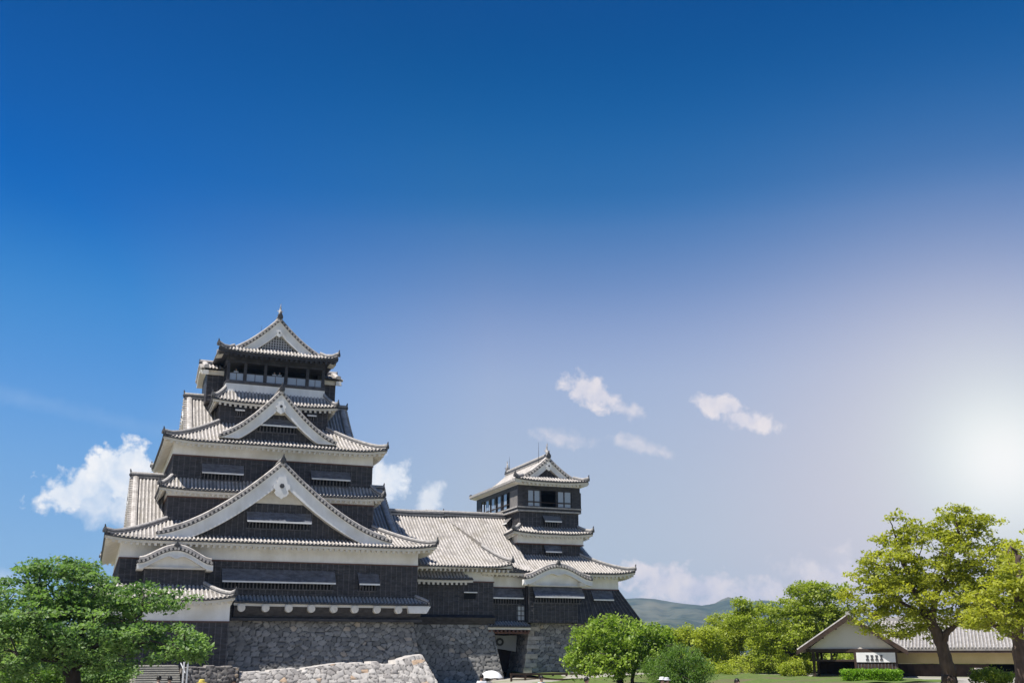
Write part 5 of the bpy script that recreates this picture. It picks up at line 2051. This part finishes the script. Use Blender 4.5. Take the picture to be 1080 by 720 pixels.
    # shrubs at the far left under the cherry
    for u, v, ru, rv, d, sd, lab in ((28, 713, 46, 12, 56, 1, 'bright green rounded shrub under the cherry tree at the left edge'), (105, 712, 32, 10, 58, 2, 'dark shrub between the cherry trunk and the stone steps'), (45, 690, 70, 24, 68, 3, 'dark bushy tree behind the large cherry')):
        g0 = W(u, 720, d)
        lobes = [lobe(u, v, ru, rv, d, 120), lobe(u + ru * 0.4, v - rv * 0.4, ru * 0.5, rv * 0.5, d, 40)]
        limbs = [([(g0.x, g0.y, 0), tuple(W(u, v, d))], 0.1, 0.04)]
        tree('shrub', lab, (g0.x, g0.y, 0), limbs, lobes, M_LEAF_WEEP if sd == 1 else M_LEAF_CHERRY, 60, 0.34, 0.17, 400 + sd, cat='shrub', flat=0.7, up=0.5)
    # shrubs on the right
    for u, v, ru, rv, d, sd, lab in ((1046, 713, 18, 6, 66, 5, 'low leafy shrub right of the leaning trunk'), (838, 705, 16, 9, 88, 6, 'bright yellow green shrub at the left foot of the pavilion'), (757, 708, 24, 9, 92, 7, 'low yellow green shrub below the row of clumped trees'), (792, 704, 30, 12, 98, 8, 'broad yellow green bush between the clumped trees and the pavilion shrub'), (720, 700, 26, 14, 100, 9, 'yellow green bush just behind the weeping tree')):
        g0 = W(u, 719, d)
        gz = float(ground_h(g0.x, g0.y))
        lobes = [lobe(u, v, ru, rv, d, 60)]
        tree('shrub', lab, (g0.x, g0.y, gz), [([(g0.x, g0.y, gz), tuple(W(u, v, d))], 0.06, 0.03)], lobes, M_LEAF_OLIVE if sd == 5 else M_LEAF_CAMPHOR, 55, 0.28, 0.16, 400 + sd, cat='shrub', flat=0.7, up=0.5)


build_trees()


def build_far_wood():
    # woods on the plain to the left of the castle and beyond the buildings on the right: one uncountable mass
    rng = np.random.default_rng(77)
    C = []
    for u0, u1, n in ((-900, 95, 700), (850, 1900, 700)):
        for u in rng.uniform(u0, u1, n):
            d = rng.uniform(190, 420)
            p = W(u, 687, d)
            hgt = 5.5 + 3.0 * math.sin(u * 0.021 + d * 0.01) + 2.0 * math.sin(u * 0.067)
            C.append((p.x, p.y, rng.uniform(0.3, max(2.0, hgt))))
    o = leaves_object('far_wood', C, 42, 3.2, 1.3, M_LEAF_OLIVE, None, rng, up_bias=0.5, flat=0.7)
    tag(o, kind='stuff')


build_far_wood()


def build_hedge():
    d = 74
    a, b = W(889, 713, d), W(950, 713, d)
    ax = (b - a).normalized()
    perp = Vector((-ax.y, ax.x, 0))
    rng = np.random.default_rng(9)
    t = thing('hedge', tuple((a + b) / 2 - Vector((0, 0, (a.z + b.z) / 2 - 0.6))), 'trimmed bright green box hedge in front of the pavilion', 'hedge')
    L = (b - a).length
    n = 900
    s = rng.uniform(0, 1, n)
    q = rng.uniform(-0.5, 0.5, n)
    z = rng.uniform(0, 1, n)
    face = rng.integers(0, 4, n)
    q = np.where(face == 0, -0.5, q)
    z = np.where(face == 1, 1.0, z)
    z = np.where(face == 2, 1.0, z)
    zt = W(920, 708.5, d).z
    z0 = 0.5
    C = np.array([tuple(a + ax * (L * s[i]) + perp * (q[i] * 1.2)) for i in range(n)])
    C[:, 2] = z0 + (zt - z0) * z + rng.normal(0, 0.03, n)
    leaves_object('foliage', C, 26, 0.16, 0.12, M_LEAF_HEDGE, t, rng, up_bias=0.5, flat=0.8)
    k = MB()
    for i in range(5):
        p = a + ax * L * (0.1 + 0.2 * i)
        k.tube([(p.x, p.y, 0.4), (p.x, p.y, zt - 0.3)], 0.04, 5)
    k.build('stem', [M_BARK], t)


build_hedge()


# ------------------------------------------------------------------ pavilion and long building at the right
def build_pavilion():
    A, B = W(846, 688, 84), W(950, 685, 86.5)
    c = (A + B) / 2
    ax = Vector((B.x - A.x, B.y - A.y, 0))
    Wd = ax.length
    ax.normalize()
    inn = Vector((-ax.y, ax.x, 0))
    if inn.dot(Vector((c.x, c.y, 0))) < 0:
        inn = -inn
    # turn a little so the right-hand slope shows
    ang = math.radians(-21)
    rot = Matrix.Rotation(ang, 3, 'Z')
    ax, inn = rot @ ax, rot @ inn
    Wd *= 1.03
    ze, za = 2.72, W(898, 648, 85).z
    zg = 0.45
    t = thing('pavilion', (c.x, c.y, zg), 'open timber pavilion with a beige gable and brown posts', 'pavilion')

    def T(a, b, z):
        p = c + ax * a + inn * b
        return (p.x, p.y, z)
    h = Wd / 2
    sl = (za - ze) / h
    D = 13.0
    r = MB()
    for sg in (-1, 1):
        r.hexa([T(sg * (h + 0.05), -0.6, ze - 0.16), T(sg * (h + 0.05), D, ze - 0.16), T(0, D, za - 0.16), T(0, -0.6, za - 0.16), T(sg * (h + 0.05), -0.6, ze), T(sg * (h + 0.05), D, ze), T(0, D, za), T(0, -0.6, za)], 1)
        b = -0.45
        while b < D:
            pts = [T(sg * (h + 0.03), b, ze + 0.03), T(0, b, za + 0.03)]
            r.tube(pts, 0.09, 6, 0)
            b += 0.34
    ro = r.build('roof', [M_RIDGE, M_PAN], t)
    mb = MB()
    mb.sweep([T(0, -0.65, za + 0.05), T(0, D, za + 0.05)], RIDGE_PROF(0.36, 0.32), 0)
    mb.build('ridge', [M_RIDGE], ro)
    bb = MB()
    for sg in (-1, 1):
        bb.hexa([T(sg * (h + 0.1), -0.7, ze - 0.36), T(0, -0.7, za - 0.38), T(0, -0.61, za - 0.38), T(sg * (h + 0.1), -0.61, ze - 0.36), T(sg * (h + 0.1), -0.7, ze - 0.04), T(0, -0.7, za + 0.02), T(0, -0.61, za + 0.02), T(sg * (h + 0.1), -0.61, ze - 0.04)])
    bb.build('barge_board', [M_BROWN], ro)
    for q in (-0.78, -0.52, -0.26, 0, 0.26, 0.52, 0.78):
        pu = MB()
        z = za - sl * abs(q) * h - 0.30
        pu.bar(T(q * h, -0.58, z), T(q * h, 0.6, z), 0.16, 0.18)
        pu.build('purlin', [M_BROWN], ro)
    pm = MB()
    pm.add([T(-h * 0.8, 0.05, ze + 0.10), T(h * 0.8, 0.05, ze + 0.10), T(0, 0.05, za - 0.22), T(-h * 0.8, 0.15, ze + 0.10), T(h * 0.8, 0.15, ze + 0.10), T(0, 0.15, za - 0.22)], [(0, 1, 2), (3, 4, 5), (0, 1, 4, 3), (1, 2, 5, 4), (0, 2, 5, 3)], 0)
    pm.build('gable_wall', [M_BEIGE], t)
    bm = MB()
    bm.bar(T(-h * 0.86, 0.05, ze - 0.02), T(h * 0.86, 0.05, ze - 0.02), 0.2, 0.24)
    bm.bar(T(-h * 0.80, 0.05, ze - 0.72), T(h * 0.1, 0.05, ze - 0.72), 0.12, 0.14)
    bm.bar(T(-h * 0.80, D - 0.5, ze - 0.1), T(h * 0.80, D - 0.5, ze - 0.1), 0.2, 0.24)
    for sg in (-1, 1):
        bm.bar(T(sg * h * 0.8, 0.05, ze - 0.02), T(sg * h * 0.8, D - 0.5, ze - 0.02), 0.2, 0.2)
    bm.build('beam', [M_BROWN], t)
    for a, b in ((-h * 0.72, 0.05), (h * 0.06, 0.05), (h * 0.80, 0.05), (-h * 0.72, 6), (-h * 0.72, D - 0.6), (h * 0.8, D - 0.6)):
        p = MB()
        x, y, _ = T(a, b, 0)
        p.tube([T(a, b, -0.1), T(a, b, ze - 0.1)], 0.13, 4)
        p.build('post', [M_BROWN], t)
    p = MB()
    p.bar(T(-h * 0.38, 0.05, ze - 0.66), T(-h * 0.38, 0.05, ze - 0.14), 0.1, 0.1, up=(0, 1, 0))
    p.build('strut', [M_BROWN], t)
    bk = MB()
    bk.hexa([T(-h * 0.8, D - 0.7, 0.2), T(h * 0.8, D - 0.7, 0.2), T(h * 0.8, D - 0.6, 0.2), T(-h * 0.8, D - 0.6, 0.2), T(-h * 0.8, D - 0.7, 1.9), T(h * 0.8, D - 0.7, 1.9), T(h * 0.8, D - 0.6, 1.9), T(-h * 0.8, D - 0.6, 1.9)])
    bk.build('back_wall', [M_BROWN], t)
    # enclosed right part
    wl = MB()
    wl.hexa([T(h * 0.10, 0.0, 0.2), T(h * 0.78, 0.0, 0.2), T(h * 0.78, 5, 0.2), T(h * 0.10, 5, 0.2), T(h * 0.10, 0.0, 1.78), T(h * 0.78, 0.0, 1.78), T(h * 0.78, 5, 1.78), T(h * 0.10, 5, 1.78)], 0)
    for i in range(12):
        a = h * (0.10 + 0.68 * i / 11)
        wl.bar(T(a, -0.02, 0.2), T(a, -0.02, 1.77), 0.06, 0.05, 1, up=tuple(inn))
    wl.build('wall', [M_BROWN, M_BATTEN], t)
    up = MB()
    z0, z1 = 1.88, 2.56
    up.hexa([T(h * 0.08, -0.06, z0), T(h * 0.79, -0.06, z0), T(h * 0.79, 0.3, z0), T(h * 0.08, 0.3, z0), T(h * 0.08, -0.06, z1), T(h * 0.79, -0.06, z1), T(h * 0.79, 0.3, z1), T(h * 0.08, 0.3, z1)], 0)
    u = up.build('plaster_panel', [M_WHITE], t)
    g = MB()
    for i in range(4):
        a = h * (0.28 + 0.085 * i)
        w = h * 0.024

        def rect(a0, a1, q0, q1):
            g.hexa([T(a0, -0.10, q0), T(a1, -0.10, q0), T(a1, -0.062, q0), T(a0, -0.062, q0), T(a0, -0.10, q1), T(a1, -0.10, q1), T(a1, -0.062, q1), T(a0, -0.062, q1)], 0)
        rect(a - w, a + w, 2.28, 2.38)
        rect(a - w * 0.6, a + w * 0.6, 2.12, 2.275)
        rect(a - w * 1.15, a + w * 1.15, 2.00, 2.115)
    g.build('lettering', [M_TILEDARK], u)
    return t


build_pavilion()


def build_long_house():
    d = 90
    A, B = W(946, 684, 90), W(1092, 682, 90)
    ax = Vector((B.x - A.x, B.y - A.y, 0))
    L = ax.length
    ax.normalize()
    inn = Vector((-ax.y, ax.x, 0))
    if inn.dot(Vector((A.x, A.y, 0))) < 0:
        inn = -inn
    t = thing('long_house', tuple((A + B) / 2 - Vector((0, 0, (A.z + B.z) / 2 - 0.6))), 'long low building with a pale tiled roof and ochre wall behind the cherry trunk', 'building')

    def T(a, b, z):
        p = A + ax * a + inn * b
        return (p.x, p.y, z)
    ze, za, Dp = 2.85, 5.0, 4.6
    r = MB()
    r.hexa([T(-2, -0.9, ze - 0.15), T(L, -0.9, ze - 0.15), T(L, Dp, za - 0.15), T(-2, Dp, za - 0.15), T(-2, -0.9, ze), T(L, -0.9, ze), T(L, Dp, za), T(-2, Dp, za)], 1)
    r.hexa([T(-2, 2 * Dp + 0.9, ze - 0.15), T(L, 2 * Dp + 0.9, ze - 0.15), T(L, Dp, za - 0.15), T(-2, Dp, za - 0.15), T(-2, 2 * Dp + 0.9, ze), T(L, 2 * Dp + 0.9, ze), T(L, Dp, za), T(-2, Dp, za)], 1)
    a = -1.9
    while a < L:
        r.tube([T(a, -0.93, ze + 0.03), T(a, Dp, za + 0.03)], 0.075, 6, 0)
        a += 0.25
    for k in range(14):
        f = (k + 0.5) / 14
        b = -0.9 + (Dp + 0.9) * f
        z = ze + (za - ze) * f
        r.hexa([T(-2, b, z + 0.004), T(L, b, z + 0.004), T(L, b + 0.05, z + 0.026), T(-2, b + 0.05, z + 0.026), T(-2, b, z + 0.05), T(L, b, z + 0.05), T(L, b + 0.05, z + 0.05), T(-2, b + 0.05, z + 0.05)], 2)
    ro = r.build('roof', [M_RIDGE, M_PAN, M_RIDGE], t)
    mb = MB()
    mb.sweep([T(-2, Dp, za + 0.05), T(L, Dp, za + 0.05)], RIDGE_PROF(0.36, 0.32), 0)
    mb.build('ridge', [M_RIDGE], ro)
    ef = MB()
    ef.hexa([T(-2, -0.86, ze - 0.32), T(L, -0.86, ze - 0.32), T(L, -0.80, ze - 0.32), T(-2, -0.80, ze - 0.32), T(-2, -0.86, ze - 0.155), T(L, -0.86, ze - 0.155), T(L, -0.80, ze - 0.155), T(-2, -0.80, ze - 0.155)])
    ef.build('eave', [M_BROWN], ro)
    w = MB()
    w.hexa([T(-1.6, 0, 1.75), T(L - 0.4, 0, 1.75), T(L - 0.4, 2 * Dp, 1.75), T(-1.6, 2 * Dp, 1.75), T(-1.6, 0, ze + 0.1), T(L - 0.4, 0, ze + 0.1), T(L - 0.4, 2 * Dp, ze + 0.1), T(-1.6, 2 * Dp, ze + 0.1)], 0)
    w.build('wall', [M_YELLOW], t)
    lo = MB()
    lo.hexa([T(-1.65, -0.04, 0.2), T(6.2, -0.04, 0.2), T(6.2, 2, 0.2), T(-1.65, 2, 0.2), T(-1.65, -0.04, 1.72), T(6.2, -0.04, 1.72), T(6.2, 2, 1.72), T(-1.65, 2, 1.72)], 0)
    for i in range(18):
        x = -1.6 + i * 0.45
        lo.bar(T(x, -0.06, 0.2), T(x, -0.06, 1.71), 0.06, 0.05, 0, up=tuple(inn))
    lo.build('board_wall', [M_BROWN], t)
    ins = MB()
    ins.hexa([T(6.2, 2.0, 0.2), T(L - 0.5, 2.0, 0.2), T(L - 0.5, 2.2, 0.2), T(6.2, 2.2, 0.2), T(6.2, 2.0, 1.72), T(L - 0.5, 2.0, 1.72), T(L - 0.5, 2.2, 1.72), T(6.2, 2.2, 1.72)])
    ins.build('inner_wall', [M_VOID], t)
    for x in (6.3, 8.4, 10.4, 12.0):
        if x < L:
            p = MB()
            p.bar(T(x, 0.02, 0.2), T(x, 0.02, 1.75), 0.14, 0.14, up=tuple(inn))
            p.build('post', [M_BROWN], t)
    rl = MB()
    rl.bar(T(6.3, -0.02, 1.15), T(L - 0.5, -0.02, 1.15), 0.08, 0.12)
    rl.build('rail', [M_BROWN], t)
    # pale box standing in front
    b = MB()
    p = W(1030, 707, 84)
    b.box(p.x - 0.25, p.x + 0.25, p.y - 0.2, p.y + 0.2, 0.75, 1.45)
    b.box(p.x - 0.29, p.x + 0.29, p.y - 0.24, p.y + 0.24, 1.452, 1.52)
    b.box(p.x - 0.2, p.x + 0.2, p.y - 0.15, p.y + 0.15, 0.5, 0.748)
    o = b.build('cabinet', [M_BEIGE])
    tag(o, 'small pale cabinet standing before the long building', 'cabinet')
    return t


build_long_house()


# ------------------------------------------------------------------ people
def skin_mesh(name, verts, edges, radii, sub=1, root=0):
    me = bpy.data.meshes.new(name)
    me.from_pydata(verts, edges, [])
    o = bpy.data.objects.new(name + '_tmp', me)
    COL.objects.link(o)
    md = o.modifiers.new('skin', 'SKIN')
    md.use_smooth_shade = True
    if not me.skin_vertices:
        bpy.context.view_layer.update()
    sv = me.skin_vertices[0].data if me.skin_vertices else None
    if sv is None:
        return None, o
    for i, r in enumerate(radii):
        sv[i].radius = r if isinstance(r, tuple) else (r, r)
        sv[i].use_root = (i == root)
    if sub:
        s = o.modifiers.new('sub', 'SUBSURF')
        s.levels = sub
        s.render_levels = sub
    dg = bpy.context.evaluated_depsgraph_get()
    ev = o.evaluated_get(dg)
    res = bpy.data.meshes.new_from_object(ev)
    res.name = name
    bpy.data.objects.remove(o)
    return res, None


def make_person_meshes():
    """standing adult, 1.68 m, facing -Y, arms slightly bent"""
    V, E, R = [], [], []

    def add(p, r, prev=None):
        V.append(p)
        R.append(r)
        if prev is not None:
            E.append((prev, len(V) - 1))
        return len(V) - 1
    pel = add((0, 0, 0.92), (0.15, 0.11))
    wa = add((0, 0, 1.08), (0.125, 0.095), pel)
    ch = add((0, 0.01, 1.28), (0.155, 0.11), wa)
    nk = add((0, 0.015, 1.43), (0.06, 0.06), ch)
    nk2 = add((0, 0.0, 1.48), (0.052, 0.055), nk)
    h1 = add((0, -0.015, 1.555), (0.075, 0.092), nk2)
    h2 = add((0, -0.005, 1.63), (0.066, 0.082), h1)
    for s in (-1, 1):
        sh = add((0.17 * s, 0.01, 1.36), 0.055, ch)
        el = add((0.23 * s, 0.04, 1.08), 0.04, sh)
        wr = add((0.22 * s, -0.08, 0.86), 0.028, el)
        pm = add((0.215 * s, -0.105, 0.80), (0.018, 0.036), wr)
        for k, dx in enumerate((-0.03, -0.01, 0.012, 0.03)):
            f1 = add((0.215 * s, -0.11 + dx, 0.75 - 0.005 * (k in (1, 2))), 0.0095, pm)
            f2 = add((0.208 * s, -0.108 + dx, 0.715 - 0.008 * (k in (1, 2))), 0.008, f1)
        th = add((0.205 * s, -0.15, 0.785), 0.011, wr)
        add((0.20 * s, -0.165, 0.755), 0.009, th)
        hp = add((0.09 * s, 0, 0.88), 0.095, pel)
        kn = add((0.10 * s, -0.02, 0.48), 0.06, hp)
        an = add((0.10 * s, 0.02, 0.09), 0.042, kn)
        to = add((0.105 * s, -0.12, 0.035), (0.04, 0.03), an)
    body, _ = skin_mesh('body', V, E, R, 1)
    # face: nose, brows, ears pulled from the head by adding small welded ridges
    # clothing
    V, E, R = [], [], []
    pel = add((0, 0, 0.90), (0.175, 0.135))
    wa = add((0, 0, 1.08), (0.15, 0.12), pel)
    ch = add((0, 0.01, 1.28), (0.178, 0.132), wa)
    nk = add((0, 0.012, 1.405), (0.085, 0.08), ch)
    for s in (-1, 1):
        sh = add((0.17 * s, 0.01, 1.36), 0.075, ch)
        add((0.215 * s, 0.03, 1.16), 0.064, sh)
    shirt, _ = skin_mesh('shirt', V, E, R, 1)
    V, E, R = [], [], []
    pel = add((0, 0, 0.96), (0.165, 0.128))
    for s in (-1, 1):
        hp = add((0.09 * s, 0, 0.86), 0.112, pel)
        kn = add((0.10 * s, -0.02, 0.48), 0.078, hp)
        add((0.10 * s, 0.015, 0.10), 0.066, kn)
    trousers, _ = skin_mesh('trousers', V, E, R, 1)
    # hair cap: half-ellipsoid shell with a fringe and nape
    mb = MB()
    n, m = 14, 8
    for long in (False, True):
        pass

    def hair(long):
        mb = MB()
        vs, fs = [], []
        for i in range(m + 1):
            ph = (i / m) * (math.pi * (0.62 if not long else 0.80))
            for j in range(n):
                th = 2 * math.pi * j / n
                frontness = max(0, -math.sin(th))
                pp = ph * (1 - 0.42 * frontness)
                r = 1.0 + (0.06 * math.sin(3 * th + i))
                vs.append((0.098 * r * math.sin(pp) * math.cos(th), 0.0 + 0.112 * r * math.sin(pp) * math.sin(th), 1.585 + 0.128 * math.cos(pp) - (0.10 * i / m if long and math.sin(th) > -0.2 else 0)))
        for i in range(m):
            for j in range(n):
                a, b = i * n + j, i * n + (j + 1) % n
                fs.append((a, b, b + n, a + n))
        mb.add(vs, fs)
        me = bpy.data.meshes.new('hair')
        me.from_pydata(mb.v, [], mb.f)
        me.polygons.foreach_set('use_smooth', [True] * len(mb.f))
        return me
    # facial features (nose, eyes, ears) as one small piece merged with the head surface
    ft = MB()
    ft.add([(-0.012, -0.095, 1.555), (0.012, -0.095, 1.555), (0, -0.122, 1.553), (0, -0.098, 1.595)], [(0, 1, 2), (0, 2, 3), (1, 3, 2)], 0)
    for s in (-1, 1):
        ft.tube([(s * 0.075, 0.0, 1.55), (s * 0.083, 0.005, 1.585)], 0.014, 6, 0)
        ft.box(s * 0.032 - 0.012, s * 0.032 + 0.012, -0.100, -0.09, 1.585, 1.597, 1)
    ft.box(-0.022, 0.022, -0.1, -0.088, 1.518, 1.526, 2)
    fme = bpy.data.meshes.new('face')
    fme.from_pydata(ft.v, [], ft.f)
    fme.polygons.foreach_set('material_index', ft.m)
    hat = MB()
    ring = []
    for z, r in ((1.635, 0.20), (1.645, 0.11), (1.72, 0.10), (1.745, 0.06)):
        ring.append([(r * math.cos(2 * math.pi * k / 14), r * math.sin(2 * math.pi * k / 14), z) for k in range(14)])
    hat.add([q for rr in ring for q in rr], [(i * 14 + k, i * 14 + (k + 1) % 14, (i + 1) * 14 + (k + 1) % 14, (i + 1) * 14 + k) for i in range(3) for k in range(14)] + [tuple(range(42, 56))], 0)
    hme = bpy.data.meshes.new('hat')
    hme.from_pydata(hat.v, [], hat.f)
    return body, shirt, trousers, hair(False), hair(True), fme, hme


def plain(name, c, rough=0.8):
    return noise_mat(name, tuple(x * 0.9 for x in c), tuple(min(1, x * 1.08) for x in c), 8, rough)


M_SKIN = plain('skin', (0.42, 0.27, 0.20), 0.6)
M_HAIR = plain('black_hair', (0.012, 0.010, 0.009), 0.45)
M_LIP = plain('lips', (0.28, 0.12, 0.10))
CLOTH = {}


def cloth(c):
    if c not in CLOTH:
        CLOTH[c] = plain('cloth_%d' % len(CLOTH), c)
    return CLOTH[c]


def build_people():
    body, shirt, trousers, hs, hl, face, hat = make_person_meshes()
    body.materials.clear()
    body.materials.append(M_SKIN)
    for m in (M_SKIN, M_HAIR, M_LIP):
        face.materials.append(m)
    for me in (shirt, trousers, hs, hl, hat):
        me.materials.clear()
        me.materials.append(M_HAIR)

    def person(u, vtop, d, label, sh, tr, rz, long=False, hatc=None, height=None, z=None, group='visitors walking below the castle'):
        top = W(u, vtop, d)
        gz = float(ground_h(top.x, top.y)) if z is None else z
        hgt = top.z - gz
        sc = min(1.12, max(0.88, hgt / (1.75 if hatc else 1.713)))
        t = thing('person', (top.x, top.y, gz), label, 'person', group)
        t.rotation_euler = (0, 0, rz)
        t.scale = (sc, sc, sc)

        def p(name, me, mat, par=None):
            o = bpy.data.objects.new(name, me)
            COL.objects.link(o)
            o.parent = par or t
            if mat:
                o.material_slots[0].link = 'OBJECT'
                o.material_slots[0].material = mat
            return o
        b = p('body', body, None)
        p('face', face, None, b)
        p('shirt', shirt, cloth(sh))
        p('trousers', trousers, cloth(tr))
        p('hair', hl if long else hs, None)
        if hatc:
            p('hat', hat, cloth(hatc))
        return t
    person(168, 711.5, 46, 'visitor in a pale blue shirt on the stone steps', (0.50, 0.58, 0.66), (0.05, 0.06, 0.09), 2.9)
    person(179.5, 712, 45.5, 'visitor in a dark jacket on the stone steps', (0.03, 0.035, 0.05), (0.03, 0.03, 0.04), 3.3)
    person(213, 715.5, 40, 'visitor in a yellow sun hat by the rough stone wall', (0.25, 0.22, 0.2), (0.1, 0.1, 0.12), 0.6, hatc=(0.60, 0.48, 0.12))
    person(246, 713.5, 36, 'woman with long black hair at the end of the rough stone wall', (0.5, 0.45, 0.42), (0.08, 0.08, 0.1), 0.3, long=True)
    person(508, 710, 48, 'visitor in a white shirt walking to the gate', (0.72, 0.74, 0.76), (0.10, 0.11, 0.15), 3.0)
    person(514, 710.5, 49, 'visitor in a white blouse under a white parasol', (0.75, 0.74, 0.74), (0.3, 0.25, 0.25), 3.3, long=True)
    person(571, 711.5, 47, 'visitor in a light blue shirt before the railing', (0.45, 0.58, 0.70), (0.10, 0.10, 0.14), 0.4)
    person(618.5, 713, 42.5, 'visitor with black hair and a red shirt before the lawn', (0.55, 0.05, 0.08), (0.06, 0.06, 0.08), 1.0)
    person(698, 713, 44, 'visitor in a white cap beside the weeping tree', (0.70, 0.72, 0.75), (0.2, 0.2, 0.25), 0.2, hatc=(0.72, 0.72, 0.72))
    person(703, 713.5, 44.6, 'visitor in a pale hat and grey shirt beside the weeping tree', (0.55, 0.57, 0.60), (0.1, 0.1, 0.12), 0.7, hatc=(0.60, 0.60, 0.62))
    person(777, 714.5, 42, 'visitor with short black hair below the clumped trees', (0.25, 0.23, 0.22), (0.05, 0.05, 0.06), 0.1)
    # sightseers in the top gallery of the great tower
    for x, lab, sh in ((13.72, 'left sightseer of the pair at the middle window of the great tower gallery', (0.6, 0.6, 0.62)), (14.2, 'right sightseer of the pair at the middle window of the great tower gallery', (0.45, 0.5, 0.55)),
                       (10.25, 'sightseer at the leftmost window of the great tower gallery', (0.65, 0.66, 0.68))):
        t = thing('person', (x, 96.75, 26.0), lab, 'person', 'sightseers in the tower gallery')
        t.scale = (0.9, 0.9, 0.9)
        for nm, me, mt in (('body', body, None), ('shirt', shirt, cloth(sh)), ('trousers', trousers, cloth((0.05, 0.06, 0.09))), ('hair', hs, None)):
            o = bpy.data.objects.new(nm, me)
            COL.objects.link(o)
            o.parent = t
            if mt:
                o.material_slots[0].link = 'OBJECT'
                o.material_slots[0].material = mt
    # parasol
    top = W(518, 706.5, 49)
    t = thing('parasol', (top.x, top.y, 1.1), 'white parasol held over a visitor near the gate', 'parasol')
    m = MB()
    n = 16
    rings = []
    for q in range(6):
        a = q / 5 * 1.15
        r = 0.52 * math.sin(a) / math.sin(1.15)
        z = top.z - 0.30 * (1 - math.cos(a)) / (1 - math.cos(1.15))
        rings.append([(top.x + r * math.cos(2 * math.pi * k / n), top.y + r * math.sin(2 * math.pi * k / n), z - (0.02 * (k % 2) if q == 5 else 0)) for k in range(n)])
    m.add([p for r in rings for p in r], [(i * n + k, i * n + (k + 1) % n, (i + 1) * n + (k + 1) % n, (i + 1) * n + k) for i in range(5) for k in range(n)], 0)
    m.build('canopy', [cloth((0.80, 0.79, 0.78))], t, smooth=True)
    m = MB()
    m.tube([(top.x, top.y, top.z + 0.05), (top.x - 0.12, top.y, 0.95)], 0.012, 6)
    m.build('handle', [M_BROWN], t)


build_people()


# ------------------------------------------------------------------ air
def build_haze():
    mb = MB()
    mb.box(-3800, 4100, -800, 4200, -6, 175)
    m = bpy.data.materials.new('haze_air')
    m.use_nodes = True
    nt = m.node_tree
    nt.nodes.clear()
    out = nt.nodes.new('ShaderNodeOutputMaterial')
    v = nt.nodes.new('ShaderNodeVolumePrincipled')
    v.inputs['Color'].default_value = (0.26, 0.52, 0.92, 1)
    v.inputs['Density'].default_value = 0.0001
    v.inputs['Anisotropy'].default_value = 0.2
    nt.links.new(v.outputs[0], out.inputs['Volume'])
    o = mb.build('haze', [m])
    tag(o, kind='stuff')


build_haze()
bpy.context.view_layer.update()
